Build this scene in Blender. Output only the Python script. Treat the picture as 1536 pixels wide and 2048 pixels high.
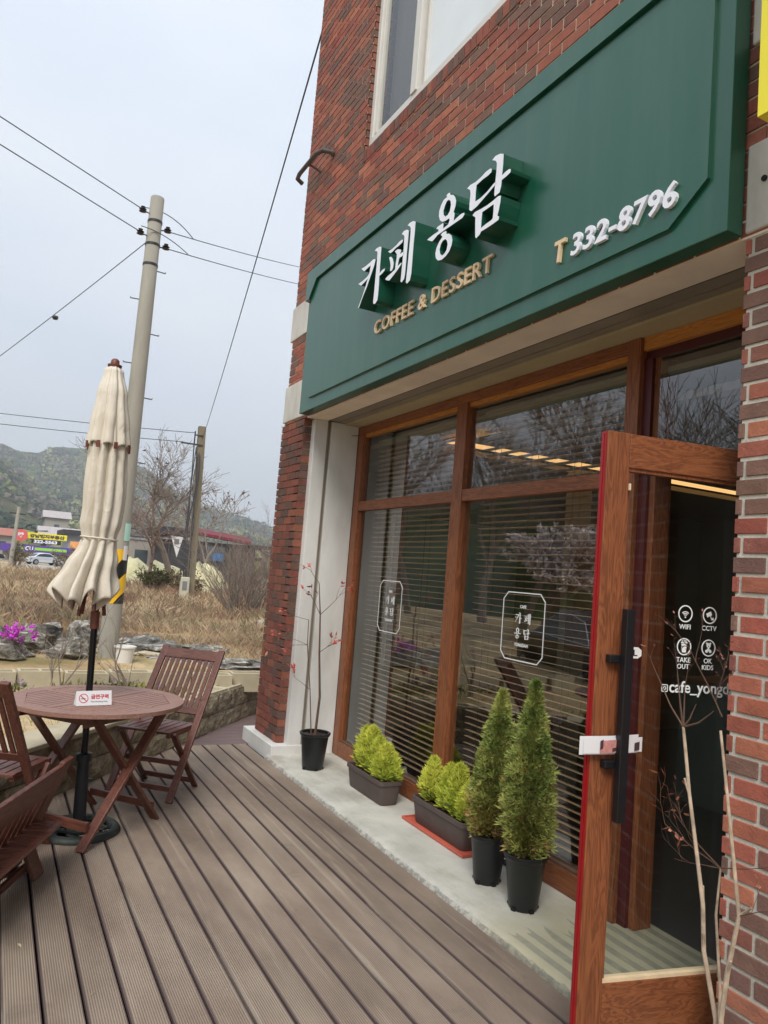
import bpy, math, random
from math import sin, cos, pi, radians
from mathutils import Vector, Matrix, noise
from mathutils.geometry import tessellate_polygon

for o in list(bpy.data.objects): bpy.data.objects.remove(o)
SC = bpy.context.scene
COL = SC.collection

# ------------------------------------------------------------------ camera
cam = bpy.data.cameras.new('camera'); camo = bpy.data.objects.new('camera', cam); COL.objects.link(camo)
r_ = Vector((-0.461467, -0.883592, 0.079456)); d_ = Vector((0.038997, -0.109679, -0.993202)); f_ = Vector((0.8863, -0.455231, 0.085071))
u_ = -d_; b_ = -f_
camo.matrix_world = Matrix(((r_.x, u_.x, b_.x, 0), (r_.y, u_.y, b_.y, 0), (r_.z, u_.z, b_.z, 1.6), (0, 0, 0, 1)))
cam.sensor_fit = 'VERTICAL'; cam.sensor_height = 24.0; cam.lens = 24.0 * 1500 / 2048
cam.clip_start = 0.05; cam.clip_end = 6000
SC.camera = camo

# ------------------------------------------------------------------ world, sun, exposure
SUN_EL, SUN_AZ = 48.0, 145.0     # azimuth measured from +X towards +Y
world = bpy.data.worlds.new('World'); SC.world = world; world.use_nodes = True
nt = world.node_tree; nt.nodes.clear()
out = nt.nodes.new('ShaderNodeOutputWorld'); bg = nt.nodes.new('ShaderNodeBackground')
sky = nt.nodes.new('ShaderNodeTexSky'); sky.sky_type = 'NISHITA'; sky.sun_disc = False
sky.sun_elevation = radians(SUN_EL); sky.sun_rotation = radians(90 - SUN_AZ); sky.dust_density = 2.0
tc = nt.nodes.new('ShaderNodeTexCoord'); mp = nt.nodes.new('ShaderNodeMapping'); mp.inputs['Scale'].default_value = (1.6, 1.6, 4.5)
nz = nt.nodes.new('ShaderNodeTexNoise'); nz.inputs['Scale'].default_value = 1.3; nz.inputs['Detail'].default_value = 5; nz.inputs['Roughness'].default_value = .5
cr = nt.nodes.new('ShaderNodeValToRGB')
cr.color_ramp.elements[0].position = .36; cr.color_ramp.elements[0].color = (6.35, 6.95, 7.85, 1)
cr.color_ramp.elements[1].position = .66; cr.color_ramp.elements[1].color = (7.2, 7.6, 8.15, 1)
sx = nt.nodes.new('ShaderNodeSeparateXYZ'); mr = nt.nodes.new('ShaderNodeMapRange')
mr.inputs['From Min'].default_value = -.02; mr.inputs['From Max'].default_value = .8; mr.inputs['To Min'].default_value = .86; mr.inputs['To Max'].default_value = 1.13
mul = nt.nodes.new('ShaderNodeVectorMath'); mul.operation = 'SCALE'
mix = nt.nodes.new('ShaderNodeMixRGB'); mix.inputs['Fac'].default_value = .9      # overcast: cloud over nine tenths of the sky's light
L = nt.links.new
L(tc.outputs['Generated'], mp.inputs['Vector']); L(mp.outputs[0], nz.inputs['Vector']); L(nz.outputs['Fac'], cr.inputs['Fac'])
L(tc.outputs['Generated'], sx.inputs[0]); L(sx.outputs['Z'], mr.inputs['Value']); L(cr.outputs['Color'], mul.inputs[0]); L(mr.outputs[0], mul.inputs['Scale'])
L(sky.outputs[0], mix.inputs['Color1']); L(mul.outputs[0], mix.inputs['Color2']); L(mix.outputs[0], bg.inputs['Color'])
bg.inputs['Strength'].default_value = 0.1; L(bg.outputs[0], out.inputs['Surface'])
sl = bpy.data.lights.new('sun', 'SUN'); sl.energy = 2.1; sl.angle = radians(24); sl.color = (1.0, .945, .87)
so = bpy.data.objects.new('sun', sl); COL.objects.link(so)
sd = Vector((cos(radians(SUN_EL)) * cos(radians(SUN_AZ)), cos(radians(SUN_EL)) * sin(radians(SUN_AZ)), sin(radians(SUN_EL))))
so.rotation_euler = sd.to_track_quat('Z', 'Y').to_euler(); so.location = (0, 0, 20)
SC.view_settings.view_transform = 'Standard'; SC.view_settings.look = 'None'; SC.view_settings.exposure = 0.46; SC.view_settings.gamma = 1
SC.cycles.max_bounces = 8; SC.cycles.transparent_max_bounces = 16; SC.cycles.glossy_bounces = 4; SC.cycles.diffuse_bounces = 3

# ------------------------------------------------------------------ materials
def lin(r, g, b):
    f = lambda v: (v / 255 / 12.92) if v <= 10 else ((v / 255 + .055) / 1.055) ** 2.4
    return (f(r), f(g), f(b))
MATS = {}
class NB:
    """tiny node builder"""
    def __init__(s, name):
        s.m = bpy.data.materials.new(name); s.m.use_nodes = True; s.t = s.m.node_tree
        s.b = s.t.nodes['Principled BSDF']; MATS[name] = s.m
        s.tc = s.n('ShaderNodeTexCoord')
    def n(s, ty, **kw):
        x = s.t.nodes.new(ty)
        for k, v in kw.items(): setattr(x, k, v)
        return x
    def l(s, a, b): s.t.links.new(a, b)
    def math(s, op, a, b=None, clamp=False):
        x = s.n('ShaderNodeMath', operation=op); x.use_clamp = clamp
        for i, v in enumerate((a, b)):
            if v is None: continue
            if isinstance(v, (int, float)): x.inputs[i].default_value = v
            else: s.l(v, x.inputs[i])
        return x.outputs[0]
    def noise(s, scale=5, detail=4, stretch=(1, 1, 1), rough=.55, dist=0):
        mp = s.n('ShaderNodeMapping'); mp.inputs['Scale'].default_value = stretch; s.l(s.tc.outputs['Object'], mp.inputs[0])
        x = s.n('ShaderNodeTexNoise'); x.inputs['Scale'].default_value = scale; x.inputs['Detail'].default_value = detail
        x.inputs['Roughness'].default_value = rough; x.inputs['Distortion'].default_value = dist
        s.l(mp.outputs[0], x.inputs['Vector']); return x.outputs['Fac']
    def ramp(s, fac, stops):
        x = s.n('ShaderNodeValToRGB'); e = x.color_ramp.elements
        while len(e) < len(stops): e.new(.5)
        for i, (p, c) in enumerate(stops):
            e[i].position = p; e[i].color = (*c, 1) if len(c) == 3 else c
        s.l(fac, x.inputs[0]); return x.outputs[0]
    def mix(s, fac, a, b, mode='MIX'):
        x = s.n('ShaderNodeMixRGB', blend_type=mode)
        for i, v in enumerate((fac, a, b)):
            if isinstance(v, (int, float)): x.inputs[i].default_value = v
            elif isinstance(v, tuple): x.inputs[i].default_value = (*v, 1)
            else: s.l(v, x.inputs[i])
        return x.outputs[0]
    def xyz(s):
        x = s.n('ShaderNodeSeparateXYZ'); s.l(s.tc.outputs['Object'], x.inputs[0]); return x.outputs
    def attr(s, name='v'):
        x = s.n('ShaderNodeAttribute'); x.attribute_name = name; return x.outputs['Color']
    def bump(s, h, strength=.3, dist=.01):
        x = s.n('ShaderNodeBump'); x.inputs['Strength'].default_value = strength; x.inputs['Distance'].default_value = dist
        s.l(h, x.inputs['Height']); s.l(x.outputs[0], s.b.inputs['Normal'])
    def base(s, c, rough=.7, metal=0, spec=None):
        if isinstance(c, tuple): s.b.inputs['Base Color'].default_value = (*c, 1)
        else: s.l(c, s.b.inputs['Base Color'])
        if isinstance(rough, (int, float)): s.b.inputs['Roughness'].default_value = rough
        else: s.l(rough, s.b.inputs['Roughness'])
        s.b.inputs['Metallic'].default_value = metal
        if spec is not None: s.b.inputs['Specular IOR Level'].default_value = spec
        return s.m

def M(name, c, rough=.7, var=.12, scale=6, bump=0, bscale=60, metal=0, stretch=(1, 1, 1), attr=False, spec=None, bd=.004):
    s = NB(name)
    n = s.noise(scale, 5, stretch)
    k = s.ramp(n, [(.3, (1 - var,) * 3), (.7, (1 + var,) * 3)])
    col = s.mix(1.0, s.attr() if attr else tuple(c), k, 'MULTIPLY')
    s.base(col, rough, metal, spec)
    if bump: s.bump(s.noise(bscale, 5), bump, bd)
    return s.m

def wood(name, lo, mid, hi, axis='z', rough=.45, scale=1.0, bump=.12, worn=None):
    s = NB(name)
    st = {'x': (1.2, 14, 14), 'y': (14, 1.2, 14), 'z': (14, 14, 1.2)}[axis]
    a = s.noise(1.3 * scale, 3, st, .5, 1.8)
    b = s.noise(9 * scale, 4, {'x': (1, 26, 26), 'y': (26, 1, 26), 'z': (26, 26, 1)}[axis], .6)
    w = s.math('FRACT', s.math('MULTIPLY', a, 7.0))
    w2 = s.math('ABSOLUTE', s.math('SUBTRACT', w, .5))
    g = s.math('ADD', s.math('MULTIPLY', w2, .9), s.math('MULTIPLY', b, .55))
    c = s.ramp(g, [(.12, lo), (.42, mid), (.85, hi)])
    c = s.mix(s.math('MULTIPLY', s.noise(2.1, 3), .35), c, tuple(v * .72 for v in mid))
    if worn: c = s.mix(s.ramp(s.noise(3.5, 6, (1, 1, 1), .7), [(.58, (0, 0, 0)), (.66, (.7, .7, .7))]), c, worn)
    s.base(c, rough); s.bump(g, bump, .003)
    return s.m

OAK = (lin(78, 42, 24), lin(128, 74, 44), lin(160, 98, 60))
wood('oak_upright', *OAK, 'z'); wood('oak_rail', *OAK, 'x'); wood('oak_rail_deep', *OAK, 'y')
wood('oak_raw', lin(130, 78, 30), lin(190, 124, 54), lin(206, 146, 76), 'x', .6)
RED = (lin(54, 28, 23), lin(98, 56, 44), lin(126, 78, 62))
wood('meranti_x', *RED, 'x', .42, .8, .08); wood('meranti_y', *RED, 'y', .42, .8, .08); wood('meranti_z', *RED, 'z', .42, .8, .08)
TOP = (lin(116, 82, 70), lin(146, 108, 94), lin(164, 126, 110))
wood('table_slat', *TOP, 'x', .5, .9, .06)

s = NB('brick')       # one colour per brick comes from the mesh, grit and scratches from noise
c = s.mix(1.0, s.attr(), s.ramp(s.noise(16, 6, (1, 1, 1), .65), [(.25, (.72, .70, .70)), (.75, (1.25, 1.24, 1.22))]), 'MULTIPLY')
c = s.mix(s.ramp(s.noise(55, 3, (1, 1, .6), .6, 1.5), [(.66, (0, 0, 0)), (.74, (.55, .55, .55))]), c, lin(178, 160, 148))
c = s.mix(s.ramp(s.noise(1.1, 5), [(.4, (.10, .10, .10)), (.7, (.38, .38, .38))]), c, lin(120, 94, 84)); s.base(c, .82, spec=.3); s.bump(s.math('ADD', s.noise(38, 5, (1, 1, 1), .6, 1.2), s.math('MULTIPLY', s.noise(160, 3), .35)), .55, .006)
M('mortar_pale', lin(192, 188, 176), .95, .16, 9, .6, 90, bd=.006)
M('mortar_dark', lin(186, 172, 156), .95, .3, 2, .6, 90, bd=.006)
s = NB('sign_green')
c = s.mix(s.noise(.7, 3), lin(8, 78, 58), lin(12, 86, 66)); c = s.mix(s.ramp(s.noise(1.6, 6, (5, 1, .5), .65), [(.45, (0, 0, 0)), (.8, (.07, .07, .07))]), c, lin(150, 160, 150)); s.base(c, .36); s.b.inputs['Coat Weight'].default_value = .24; s.b.inputs['Coat Roughness'].default_value = .16; s.b.inputs['Coat IOR'].default_value = 1.7
M('sign_green_side', lin(18, 76, 58), .38, .12, 3)
M('letter_white', lin(236, 240, 250), .45, .03)
M('letter_gold', lin(222, 198, 162), .5, .08, 20)
M('decal_white', lin(232, 234, 232), .6, .03)
s = NB('white_paint')
c = s.ramp(s.noise(2.2, 6, (1, 1, .35), .6), [(.3, lin(188, 187, 180)), (.6, lin(222, 222, 219))])
c = s.mix(s.ramp(s.noise(14, 6, (1, 1, 1), .7), [(.68, (0, 0, 0)), (.78, (.5, .5, .5))]), c, lin(150, 144, 132)); s.base(c, .6); s.bump(s.noise(30, 4), .2, .004)
s = NB('weathered_white')
c = s.ramp(s.noise(3, 6, (1, 1, .4), .65), [(.3, lin(170, 168, 160)), (.62, lin(214, 212, 206))]); s.base(c, .75); s.bump(s.noise(25, 5), .3, .005)
M('soffit_plaster', lin(232, 220, 206), .85, .12, 3, .2, 40)
M('shutter_metal', lin(150, 142, 128), .5, .12, 3, metal=.3)
M('khaki_panel', lin(176, 164, 132), .7, .08, 3)
M('gap_shade', lin(14, 14, 14), .8, .1)  # near-black colour stands for the shade inside gaps and holes
M('red_paint', lin(152, 18, 26), .35, .12, 9, .15, 12)
M('maroon_paint', lin(74, 20, 26), .4, .1, 6)
M('black_metal', lin(26, 28, 32), .38, .1, 12, metal=.2)
M('window_white', lin(208, 206, 200), .4, .04)
M('frosted', lin(222, 230, 234), .2, .10, 1.2)
M('curtain', lin(84, 84, 84), .9, .25, 4, stretch=(6, 6, .2))
M('room_dark', lin(92, 96, 86), .9, .1, 2)
M('room_green', lin(84, 104, 98), .85, .1, 2)
M('room_ceiling', lin(120, 116, 104), .9, .08, 2)
M('room_floor', lin(52, 60, 66), .35, .2, 2)
M('blind_slat', lin(196, 166, 138), .5, .14, 3, stretch=(.4, 8, 8))
M('blind_rail', lin(150, 160, 152), .5, .05)
M('cord', lin(60, 56, 50), .8)
M('menu_brown', lin(92, 66, 40), .8, .2, 6)
M('pipe_grey', lin(92, 84, 80), .55, .2, 14, metal=.4)
M('yellow_sign', lin(238, 226, 48), .4, .03)
M('pot_black', lin(20, 23, 26), .42, .2, 14)
M('planter_brown', lin(84, 72, 68), .62, .12, 10)
M('tray_red', lin(190, 92, 72), .55, .1, 8)
M('soil', lin(74, 52, 40), .95, .4, 40, .9, 90, bd=.01)
M('leaf', (0, 0, 0), .62, .18, 30, attr=True, spec=.3)
M('stem_brown', lin(96, 72, 58), .8, .2, 20)
M("stem_pale", lin(172, 154, 132), .8, .42, 22, .4, 60)
M('bark_grey', lin(130, 118, 108), .9, .2, 6)
M('bark_red', lin(126, 106, 98), .9, .2, 6)
s = NB('canopy')
c = s.ramp(s.noise(2.6, 5, (1, 1, .5), .6), [(.3, lin(204, 194, 176)), (.65, lin(224, 217, 203))]); s.base(c, .85); s.bump(s.math('ADD', s.noise(9, 6, (1, 1, .55), .62, .8), s.math('MULTIPLY', s.noise(300, 2), .1)), .75, .02)
M('pole_black', lin(24, 24, 26), .32, .15, 12, metal=.4)
M('cast_iron', lin(50, 56, 52), .6, .3, 18, .4, 40, metal=.3)
M('hub_wood', lin(108, 58, 42), .5, .15, 20)
M('paper', lin(222, 222, 224), .6, .03); M('print_red', lin(196, 40, 60), .6, .03); M('print_dark', lin(70, 50, 52), .6, .3, 40); M('print_pink', lin(190, 130, 124), .6, .25, 60)
M('print_grey', lin(120, 120, 122), .6, .03); M('print_black', lin(22, 20, 20), .6, .03)
s = NB('concrete')
c = s.ramp(s.noise(2.4, 7, (1, 1, 1), .6), [(.3, lin(168, 167, 158)), (.62, lin(198, 196, 186))])
c = s.mix(s.ramp(s.noise(26, 5), [(.66, (0, 0, 0)), (.74, (.35, .35, .35))]), c, lin(118, 116, 108))
c = s.mix(s.ramp(s.noise(1.7, 7, (1, 2.2, 1), .68), [(.50, (0, 0, 0)), (.66, (.55, .55, .55))]), c, lin(140, 132, 114))
c = s.mix(s.ramp(s.noise(75, 2), [(.73, (0, 0, 0)), (.76, (.7, .7, .7))]), c, lin(70, 64, 58))
X, Y, Z = s.xyz()
near = s.ramp(s.math('ADD', s.math('MULTIPLY', X, .5), s.math('MULTIPLY', s.noise(5, 6, (1, 1, 1), .7), .30)), [(1.60 / 1.0 - .02 if False else .98, (1, 1, 1)), (1.0, (0, 0, 0))]) if False else s.math('SUBTRACT', 1.0, s.math('DIVIDE', s.math('SUBTRACT', s.math('ADD', X, s.math('MULTIPLY', s.noise(6, 6, (1, 1, 1), .7), .5)), 2.98), .38, True), True)
ys = s.math('FRACT', s.math('MULTIPLY', s.math('ADD', Y, s.math('MULTIPLY', s.noise(4, 2), .012)), 12.0))
stp = s.math('MULTIPLY', s.math('GREATER_THAN', ys, .5), s.math('LESS_THAN', s.math('ADD', X, s.math('MULTIPLY', s.noise(18, 1, (0, 1, 0)), .5)), 3.05))
yel = s.mix(s.noise(5, 5), lin(160, 156, 130), lin(180, 174, 148))
c = s.mix(near, c, yel); c = s.mix(s.math('MULTIPLY', s.math('MULTIPLY', stp, near), s.math('ADD', s.math('MULTIPLY', s.noise(22, 5), .8), .25)), c, lin(124, 124, 112))
sid = s.math('LESS_THAN', Z, .024); c = s.mix(s.math('MULTIPLY', sid, s.ramp(s.noise(30, 6, (1, 1, 1), .7), [(.42, (0, 0, 0)), (.56, (.6, .6, .6))])), c, lin(104, 100, 96))
s.base(c, .8); s.bump(s.noise(40, 6), .35, .006)
s = NB('deck_board')   # grooved composite board: smooth shoulders, fine ridges between
X, Y, Z = s.xyz()
fr = s.math('FRACT', s.math('DIVIDE', s.math('ADD', Y, 0.33 + 0.1345 * 40), .1345))
sh = s.math('ABSOLUTE', s.math('SUBTRACT', fr, .5))           # 0 in the middle, .5 at a gap
mid = s.math('LESS_THAN', sh, .42)
gr = s.math('SINE', s.math('MULTIPLY', Y, 2 * pi / .0090))
far = s.math('MULTIPLY', mid, s.ramp(s.noise(.9, 3), [(.35, (.35, .35, .35)), (.6, (1, 1, 1))]))
dirt = s.noise(1.7, 7, (.5, 1.3, 1), .62)
c = s.ramp(dirt, [(.28, lin(120, 105, 94)), (.5, lin(149, 134, 120)), (.72, lin(172, 158, 142))])
c = s.mix(s.math('MULTIPLY', s.math('MULTIPLY', s.math('ADD', s.math('MULTIPLY', gr, .5), .5), far), .50), c, lin(92, 78, 70))
c = s.mix(s.math('SUBTRACT', 1.0, mid), c, lin(98, 84, 81), 'MIX')
c = s.mix(s.ramp(s.noise(48, 3, (1, 1, 1), .6), [(.70, (0, 0, 0)), (.76, (.5, .5, .5))]), c, lin(192, 186, 174))
c = s.mix(s.ramp(s.noise(2.2, 6, (1, 1, 1), .7, 1), [(.6, (0, 0, 0)), (.72, (.3, .3, .3))]), c, lin(88, 78, 72))
brd = s.math('FLOOR', s.math('DIVIDE', s.math('ADD', Y, 0.33 + 0.1345 * 40), .1345)); wn = s.n('ShaderNodeTexWhiteNoise', noise_dimensions='1D'); s.l(brd, wn.inputs['W'])
c = s.mix(1.0, c, s.ramp(wn.outputs['Value'], [(0, (.90, .89, .88)), (1, (1.10, 1.10, 1.10))]), 'MULTIPLY')          # boards weather unevenly
sc = s.noise(2.0, 7, (.25, 6, 1), .7, .6); c = s.mix(s.ramp(sc, [(.56, (0, 0, 0)), (.70, (.55, .55, .55))]), c, lin(190, 178, 160))
s.base(c, .78, spec=.25); s.bump(s.math('ADD', s.math('MULTIPLY', gr, far), s.math('MULTIPLY', s.noise(60, 4), .6)), .6, .0018)
M('deck_far', lin(108, 92, 90), .8, .25, 4, .4, 30, stretch=(20, 1, 1))
s = NB('split_stone')
c = s.ramp(s.noise(14, 7, (1, 1, 1), .7), [(.3, lin(100, 90, 72)), (.5, lin(150, 138, 114)), (.72, lin(184, 172, 146))]); s.base(c, .95); s.bump(s.noise(26, 7, (1, 1, 1), .7), 1.0, .03)
M('block_beige', lin(184, 174, 148), .9, .12, 5, .35, 50, bd=.006)
s = NB('rock')
c = s.ramp(s.noise(3.2, 8, (1, 1, 2.4), .7, 1.5), [(.36, lin(52, 50, 48)), (.46, lin(104, 100, 92)), (.54, lin(142, 138, 128)), (.585, lin(206, 204, 196)), (.63, lin(112, 104, 92))]); s.base(c, .85); s.bump(s.noise(9, 7, (1, 1, 2), .7), .8, .05)
s = NB('soil_ground')
X, Y, Z = s.xyz()
c = s.ramp(s.noise(.55, 8, (1, 1, 1), .65), [(.3, lin(150, 126, 96)), (.5, lin(186, 162, 126)), (.7, lin(204, 184, 150))])
c = s.mix(s.ramp(s.noise(.9, 5), [(.52, (0, 0, 0)), (.62, (.6, .6, .6))]), c, lin(112, 112, 66))
s.base(c, .98, spec=.1); s.bump(s.noise(9, 8), .9, .06)
M('dirt_path', lin(196, 162, 112), .95, .14, 2)
M('asphalt', lin(172, 168, 162), .9, .08, .6)
M('grass', (0, 0, 0), .9, .12, 3, attr=True, spec=.15)
s = NB('forest')
c = s.ramp(s.noise(.010, 6, (1, 1, 1), .62), [(.30, lin(40, 56, 40)), (.42, lin(62, 78, 48)), (.50, lin(92, 86, 68)), (.58, lin(64, 86, 48)), (.68, lin(128, 134, 76)), (.78, lin(112, 96, 84))])
c2 = s.ramp(s.noise(.075, 5, (1, 1, 1), .75), [(.36, (.45, .47, .45)), (.62, (1.45, 1.42, 1.3))])
s.base(s.mix(1.0, c, c2, 'MULTIPLY'), 1.0, spec=0); s.bump(s.noise(.12, 5), 1.0, 5.0)
M('pole_concrete', lin(158, 155, 144), .85, .14, 5, .25, 30, stretch=(1, 1, .3))
M('pole_wood', lin(122, 112, 92), .9, .2, 8, .5, 30, stretch=(3, 3, .2))
M('wire', lin(60, 62, 66), .7); M('insulator', lin(50, 50, 52), .35)
s = NB('hazard')
X, Y, Z = s.xyz()
k = s.math('GREATER_THAN', s.math('FRACT', s.math('MULTIPLY', s.math('ADD', Z, s.math('MULTIPLY', s.math('ADD', Y, s.math('MULTIPLY', X, .4)), 1.4)), 2.1)), .5)
s.base(s.mix(k, lin(24, 24, 26), lin(236, 186, 24)), .5)
M('plastic_white', lin(222, 222, 218), .45, .05); M('meter_box', lin(186, 184, 164), .6, .12, 6)
M('petal_magenta', lin(196, 60, 190), .7, .15, 40); M('petal_violet', lin(120, 96, 150), .7, .15, 40); M('petal_pale', lin(206, 192, 196), .8, .12, 4)
M('wall_grey', lin(150, 152, 156), .85, .1, 1); M('wall_dark', lin(58, 56, 58), .8, .15, 1); M('wall_cream', lin(160, 155, 146), .85, .1, 1)
M('roof_dark', lin(52, 50, 52), .8); M('roof_red', lin(112, 30, 42), .6, .12, 1); M('roof_brick', lin(166, 108, 92), .85, .1, 2); M('roof_tile_pale', lin(176, 168, 166), .85, .12, 2)
M('store_purple', lin(92, 60, 158), .5, .05); M('store_lime', lin(142, 214, 60), .5, .04); M('banner_orange', lin(236, 164, 96), .6, .15, 2); M('sign_red', lin(216, 92, 88), .6, .1, 3)
M('glass_far', lin(78, 86, 90), .15, .3, 1.5); M('poster_mint', lin(176, 220, 208), .6, .1, 2)
M('car_white', lin(214, 218, 222), .25, .02); M('car_dark', lin(26, 28, 32), .18, .02); M('car_glass', lin(36, 44, 50), .08, .05); M('tyre', lin(26, 26, 27), .9); M('rim', lin(150, 152, 156), .35, metal=.6); M('chrome', lin(210, 210, 214), .15, metal=.9)
M('vinyl', lin(206, 200, 160), .6, .14, 2, .6, 3, bd=.1)
M('blue_plastic', lin(40, 110, 170), .5)
# emitters: lamps that are lit in the photograph
s = NB('warm_light'); s.b.inputs['Emission Color'].default_value = (1.0, .56, .20, 1); s.b.inputs['Emission Strength'].default_value = .95; s.l(s.ramp(s.noise(2.5, 4, (6, .6, 1)), [(.3, (.85, .42, .14)), (.7, (1.0, .60, .24))]), s.b.inputs['Emission Color']); s.base((.8, .6, .35), .6)
# window glass: clear, reflecting by Fresnel
def glass(name, tint, ior):
    m = bpy.data.materials.new(name); m.use_nodes = True; t = m.node_tree; t.nodes.clear()
    o = t.nodes.new('ShaderNodeOutputMaterial'); mx = t.nodes.new('ShaderNodeMixShader'); tr = t.nodes.new('ShaderNodeBsdfTransparent'); gl = t.nodes.new('ShaderNodeBsdfGlossy')
    fr = t.nodes.new('ShaderNodeFresnel'); ge = t.nodes.new('ShaderNodeNewGeometry'); mm = t.nodes.new('ShaderNodeMapRange')   # same mirror strength from both sides of the thin sheet
    mm.inputs['To Min'].default_value = ior; mm.inputs['To Max'].default_value = 1 / ior; t.links.new(ge.outputs['Backfacing'], mm.inputs['Value']); t.links.new(mm.outputs[0], fr.inputs['IOR'])
    tr.inputs['Color'].default_value = (*tint, 1); gl.inputs['Roughness'].default_value = 0.0; gl.inputs['Color'].default_value = (1, 1, 1, 1)
    t.links.new(fr.outputs[0], mx.inputs[0]); t.links.new(tr.outputs[0], mx.inputs[1]); t.links.new(gl.outputs[0], mx.inputs[2]); t.links.new(mx.outputs[0], o.inputs[0])
    MATS[name] = m
glass('glass_front', (.86, .89, .87), 2.2)
glass('glass_door', (.88, .91, .89), 1.5)
glass('glass_clear', (.97, .98, .97), 1.02)
MATS['leafy'] = MATS['leaf']
s = NB('voile'); s.base(lin(150, 156, 156), .9)
tl = s.n('ShaderNodeBsdfTranslucent'); tl.inputs['Color'].default_value = (.30, .32, .33, 1); mx_ = s.n('ShaderNodeMixShader'); mx_.inputs[0].default_value = .6
s.l(s.b.outputs[0], mx_.inputs[1]); s.l(tl.outputs[0], mx_.inputs[2]); s.l(mx_.outputs[0], s.t.nodes['Material Output'].inputs['Surface'])

# ------------------------------------------------------------------ mesh helpers
class MB:
    def __init__(s): s.v = []; s.f = []; s.m = []; s.c = []; s.hc = False
    def add(s, vs, fs, mi=0, col=None):
        o = len(s.v); s.v.extend([tuple(p) for p in vs]); s.f.extend([tuple(i + o for i in f) for f in fs])
        s.m.extend([mi] * len(fs)); s.c.extend([col or (1, 1, 1)] * len(fs))
        if col: s.hc = True
        return s
    def obox(s, c, ax, h, mi=0, col=None):
        c = Vector(c); a = [Vector(x) * k for x, k in zip(ax, h)]
        vs = [c + a[0] * i + a[1] * j + a[2] * k for i in (-1, 1) for j in (-1, 1) for k in (-1, 1)]
        return s.add(vs, [(0, 1, 3, 2), (4, 6, 7, 5), (0, 4, 5, 1), (2, 3, 7, 6), (0, 2, 6, 4), (1, 5, 7, 3)], mi, col)
    def box(s, x0, x1, y0, y1, z0, z1, mi=0, col=None):
        return s.obox(((x0 + x1) / 2, (y0 + y1) / 2, (z0 + z1) / 2), ((1, 0, 0), (0, 1, 0), (0, 0, 1)), (abs(x1 - x0) / 2, abs(y1 - y0) / 2, abs(z1 - z0) / 2), mi, col)
    def bar(s, p, q, w, h, up=(0, 0, 1), mi=0):
        p, q = Vector(p), Vector(q); d = q - p; l = d.length; d = d / l; sd = d.cross(Vector(up))
        if sd.length < 1e-5: sd = Vector((1, 0, 0))
        sd.normalize(); u = sd.cross(d); return s.obox((p + q) / 2, (d, sd, u), (l / 2, w / 2, h / 2), mi)
    def tube(s, pts, rad, n=8, mi=0, col=None):
        pts = [Vector(p) for p in pts]; m = len(pts)
        if isinstance(rad, (int, float)): rad = [rad] * m
        vs = []; ref = None
        for i, p in enumerate(pts):
            d = (pts[min(i + 1, m - 1)] - pts[max(i - 1, 0)]);
            if d.length < 1e-9: d = Vector((0, 0, 1))
            d.normalize()
            if ref is None: ref = d.orthogonal().normalized()
            ref = (ref - d * ref.dot(d));
            if ref.length < 1e-6: ref = d.orthogonal()
            ref.normalize(); b = d.cross(ref)
            for k in range(n): vs.append(p + (ref * cos(2 * pi * k / n) + b * sin(2 * pi * k / n)) * rad[i])
        fs = [(i * n + k, i * n + (k + 1) % n, (i + 1) * n + (k + 1) % n, (i + 1) * n + k) for i in range(m - 1) for k in range(n)]
        fs += [tuple(range(n - 1, -1, -1)), tuple((m - 1) * n + k for k in range(n))]
        return s.add(vs, fs, mi, col)
    def lathe(s, prof, c=(0, 0, 0), n=24, mi=0):
        m = len(prof); vs = [(c[0] + r * cos(2 * pi * k / n), c[1] + r * sin(2 * pi * k / n), c[2] + z) for r, z in prof for k in range(n)]
        fs = [(i * n + k, i * n + (k + 1) % n, (i + 1) * n + (k + 1) % n, (i + 1) * n + k) for i in range(m - 1) for k in range(n)]
        fs += [tuple(range(n - 1, -1, -1)), tuple((m - 1) * n + k for k in range(n))]
        return s.add(vs, fs, mi)
    def prism(s, loops, to3, depth, mi_front=0, mi_side=0):
        """loops: outer then holes, 2-d; to3(u,v)->Vector of the front; depth: Vector from front to back"""
        dv = Vector(depth); tri = tessellate_polygon([[Vector((p[0], p[1], 0)) for p in lp] for lp in loops])
        flat = [p for lp in loops for p in lp]; F = [to3(*p) for p in flat]; B = [p + dv for p in F]; n = len(F)
        s.add(F + B, [t for t in tri], mi_front); o = 0; fs = [tuple(i + n for i in reversed(t)) for t in tri]
        for lp in loops:
            k = len(lp)
            for i in range(k): a, b = o + i, o + (i + 1) % k; fs.append((a, b, b + n, a + n))
            o += k
        s.add(F + B, fs, mi_side); return s
    def blob(s, c, r, seed=0, amp=.25, fr=1.6, n=14, flat=0, mi=0):
        vs = []; m = n // 2 + 1
        for i in range(m):
            th = pi * i / (m - 1)
            for k in range(n):
                ph = 2 * pi * k / n; d = Vector((sin(th) * cos(ph), sin(th) * sin(ph), cos(th)))
                a = 1 + amp * noise.noise(d * fr + Vector((seed * 7.3, seed, 0))) * 2 + amp * .5 * noise.noise(d * fr * 3 + Vector((seed, 3, 0)))
                p = Vector((d.x * r[0], d.y * r[1], d.z * r[2])) * a
                if flat: p.z = max(p.z, -flat * r[2])
                vs.append((c[0] + p.x, c[1] + p.y, c[2] + p.z))
        return s.add(vs, [(i * n + k, i * n + (k + 1) % n, (i + 1) * n + (k + 1) % n, (i + 1) * n + k) for i in range(m - 1) for k in range(n)], mi)
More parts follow.
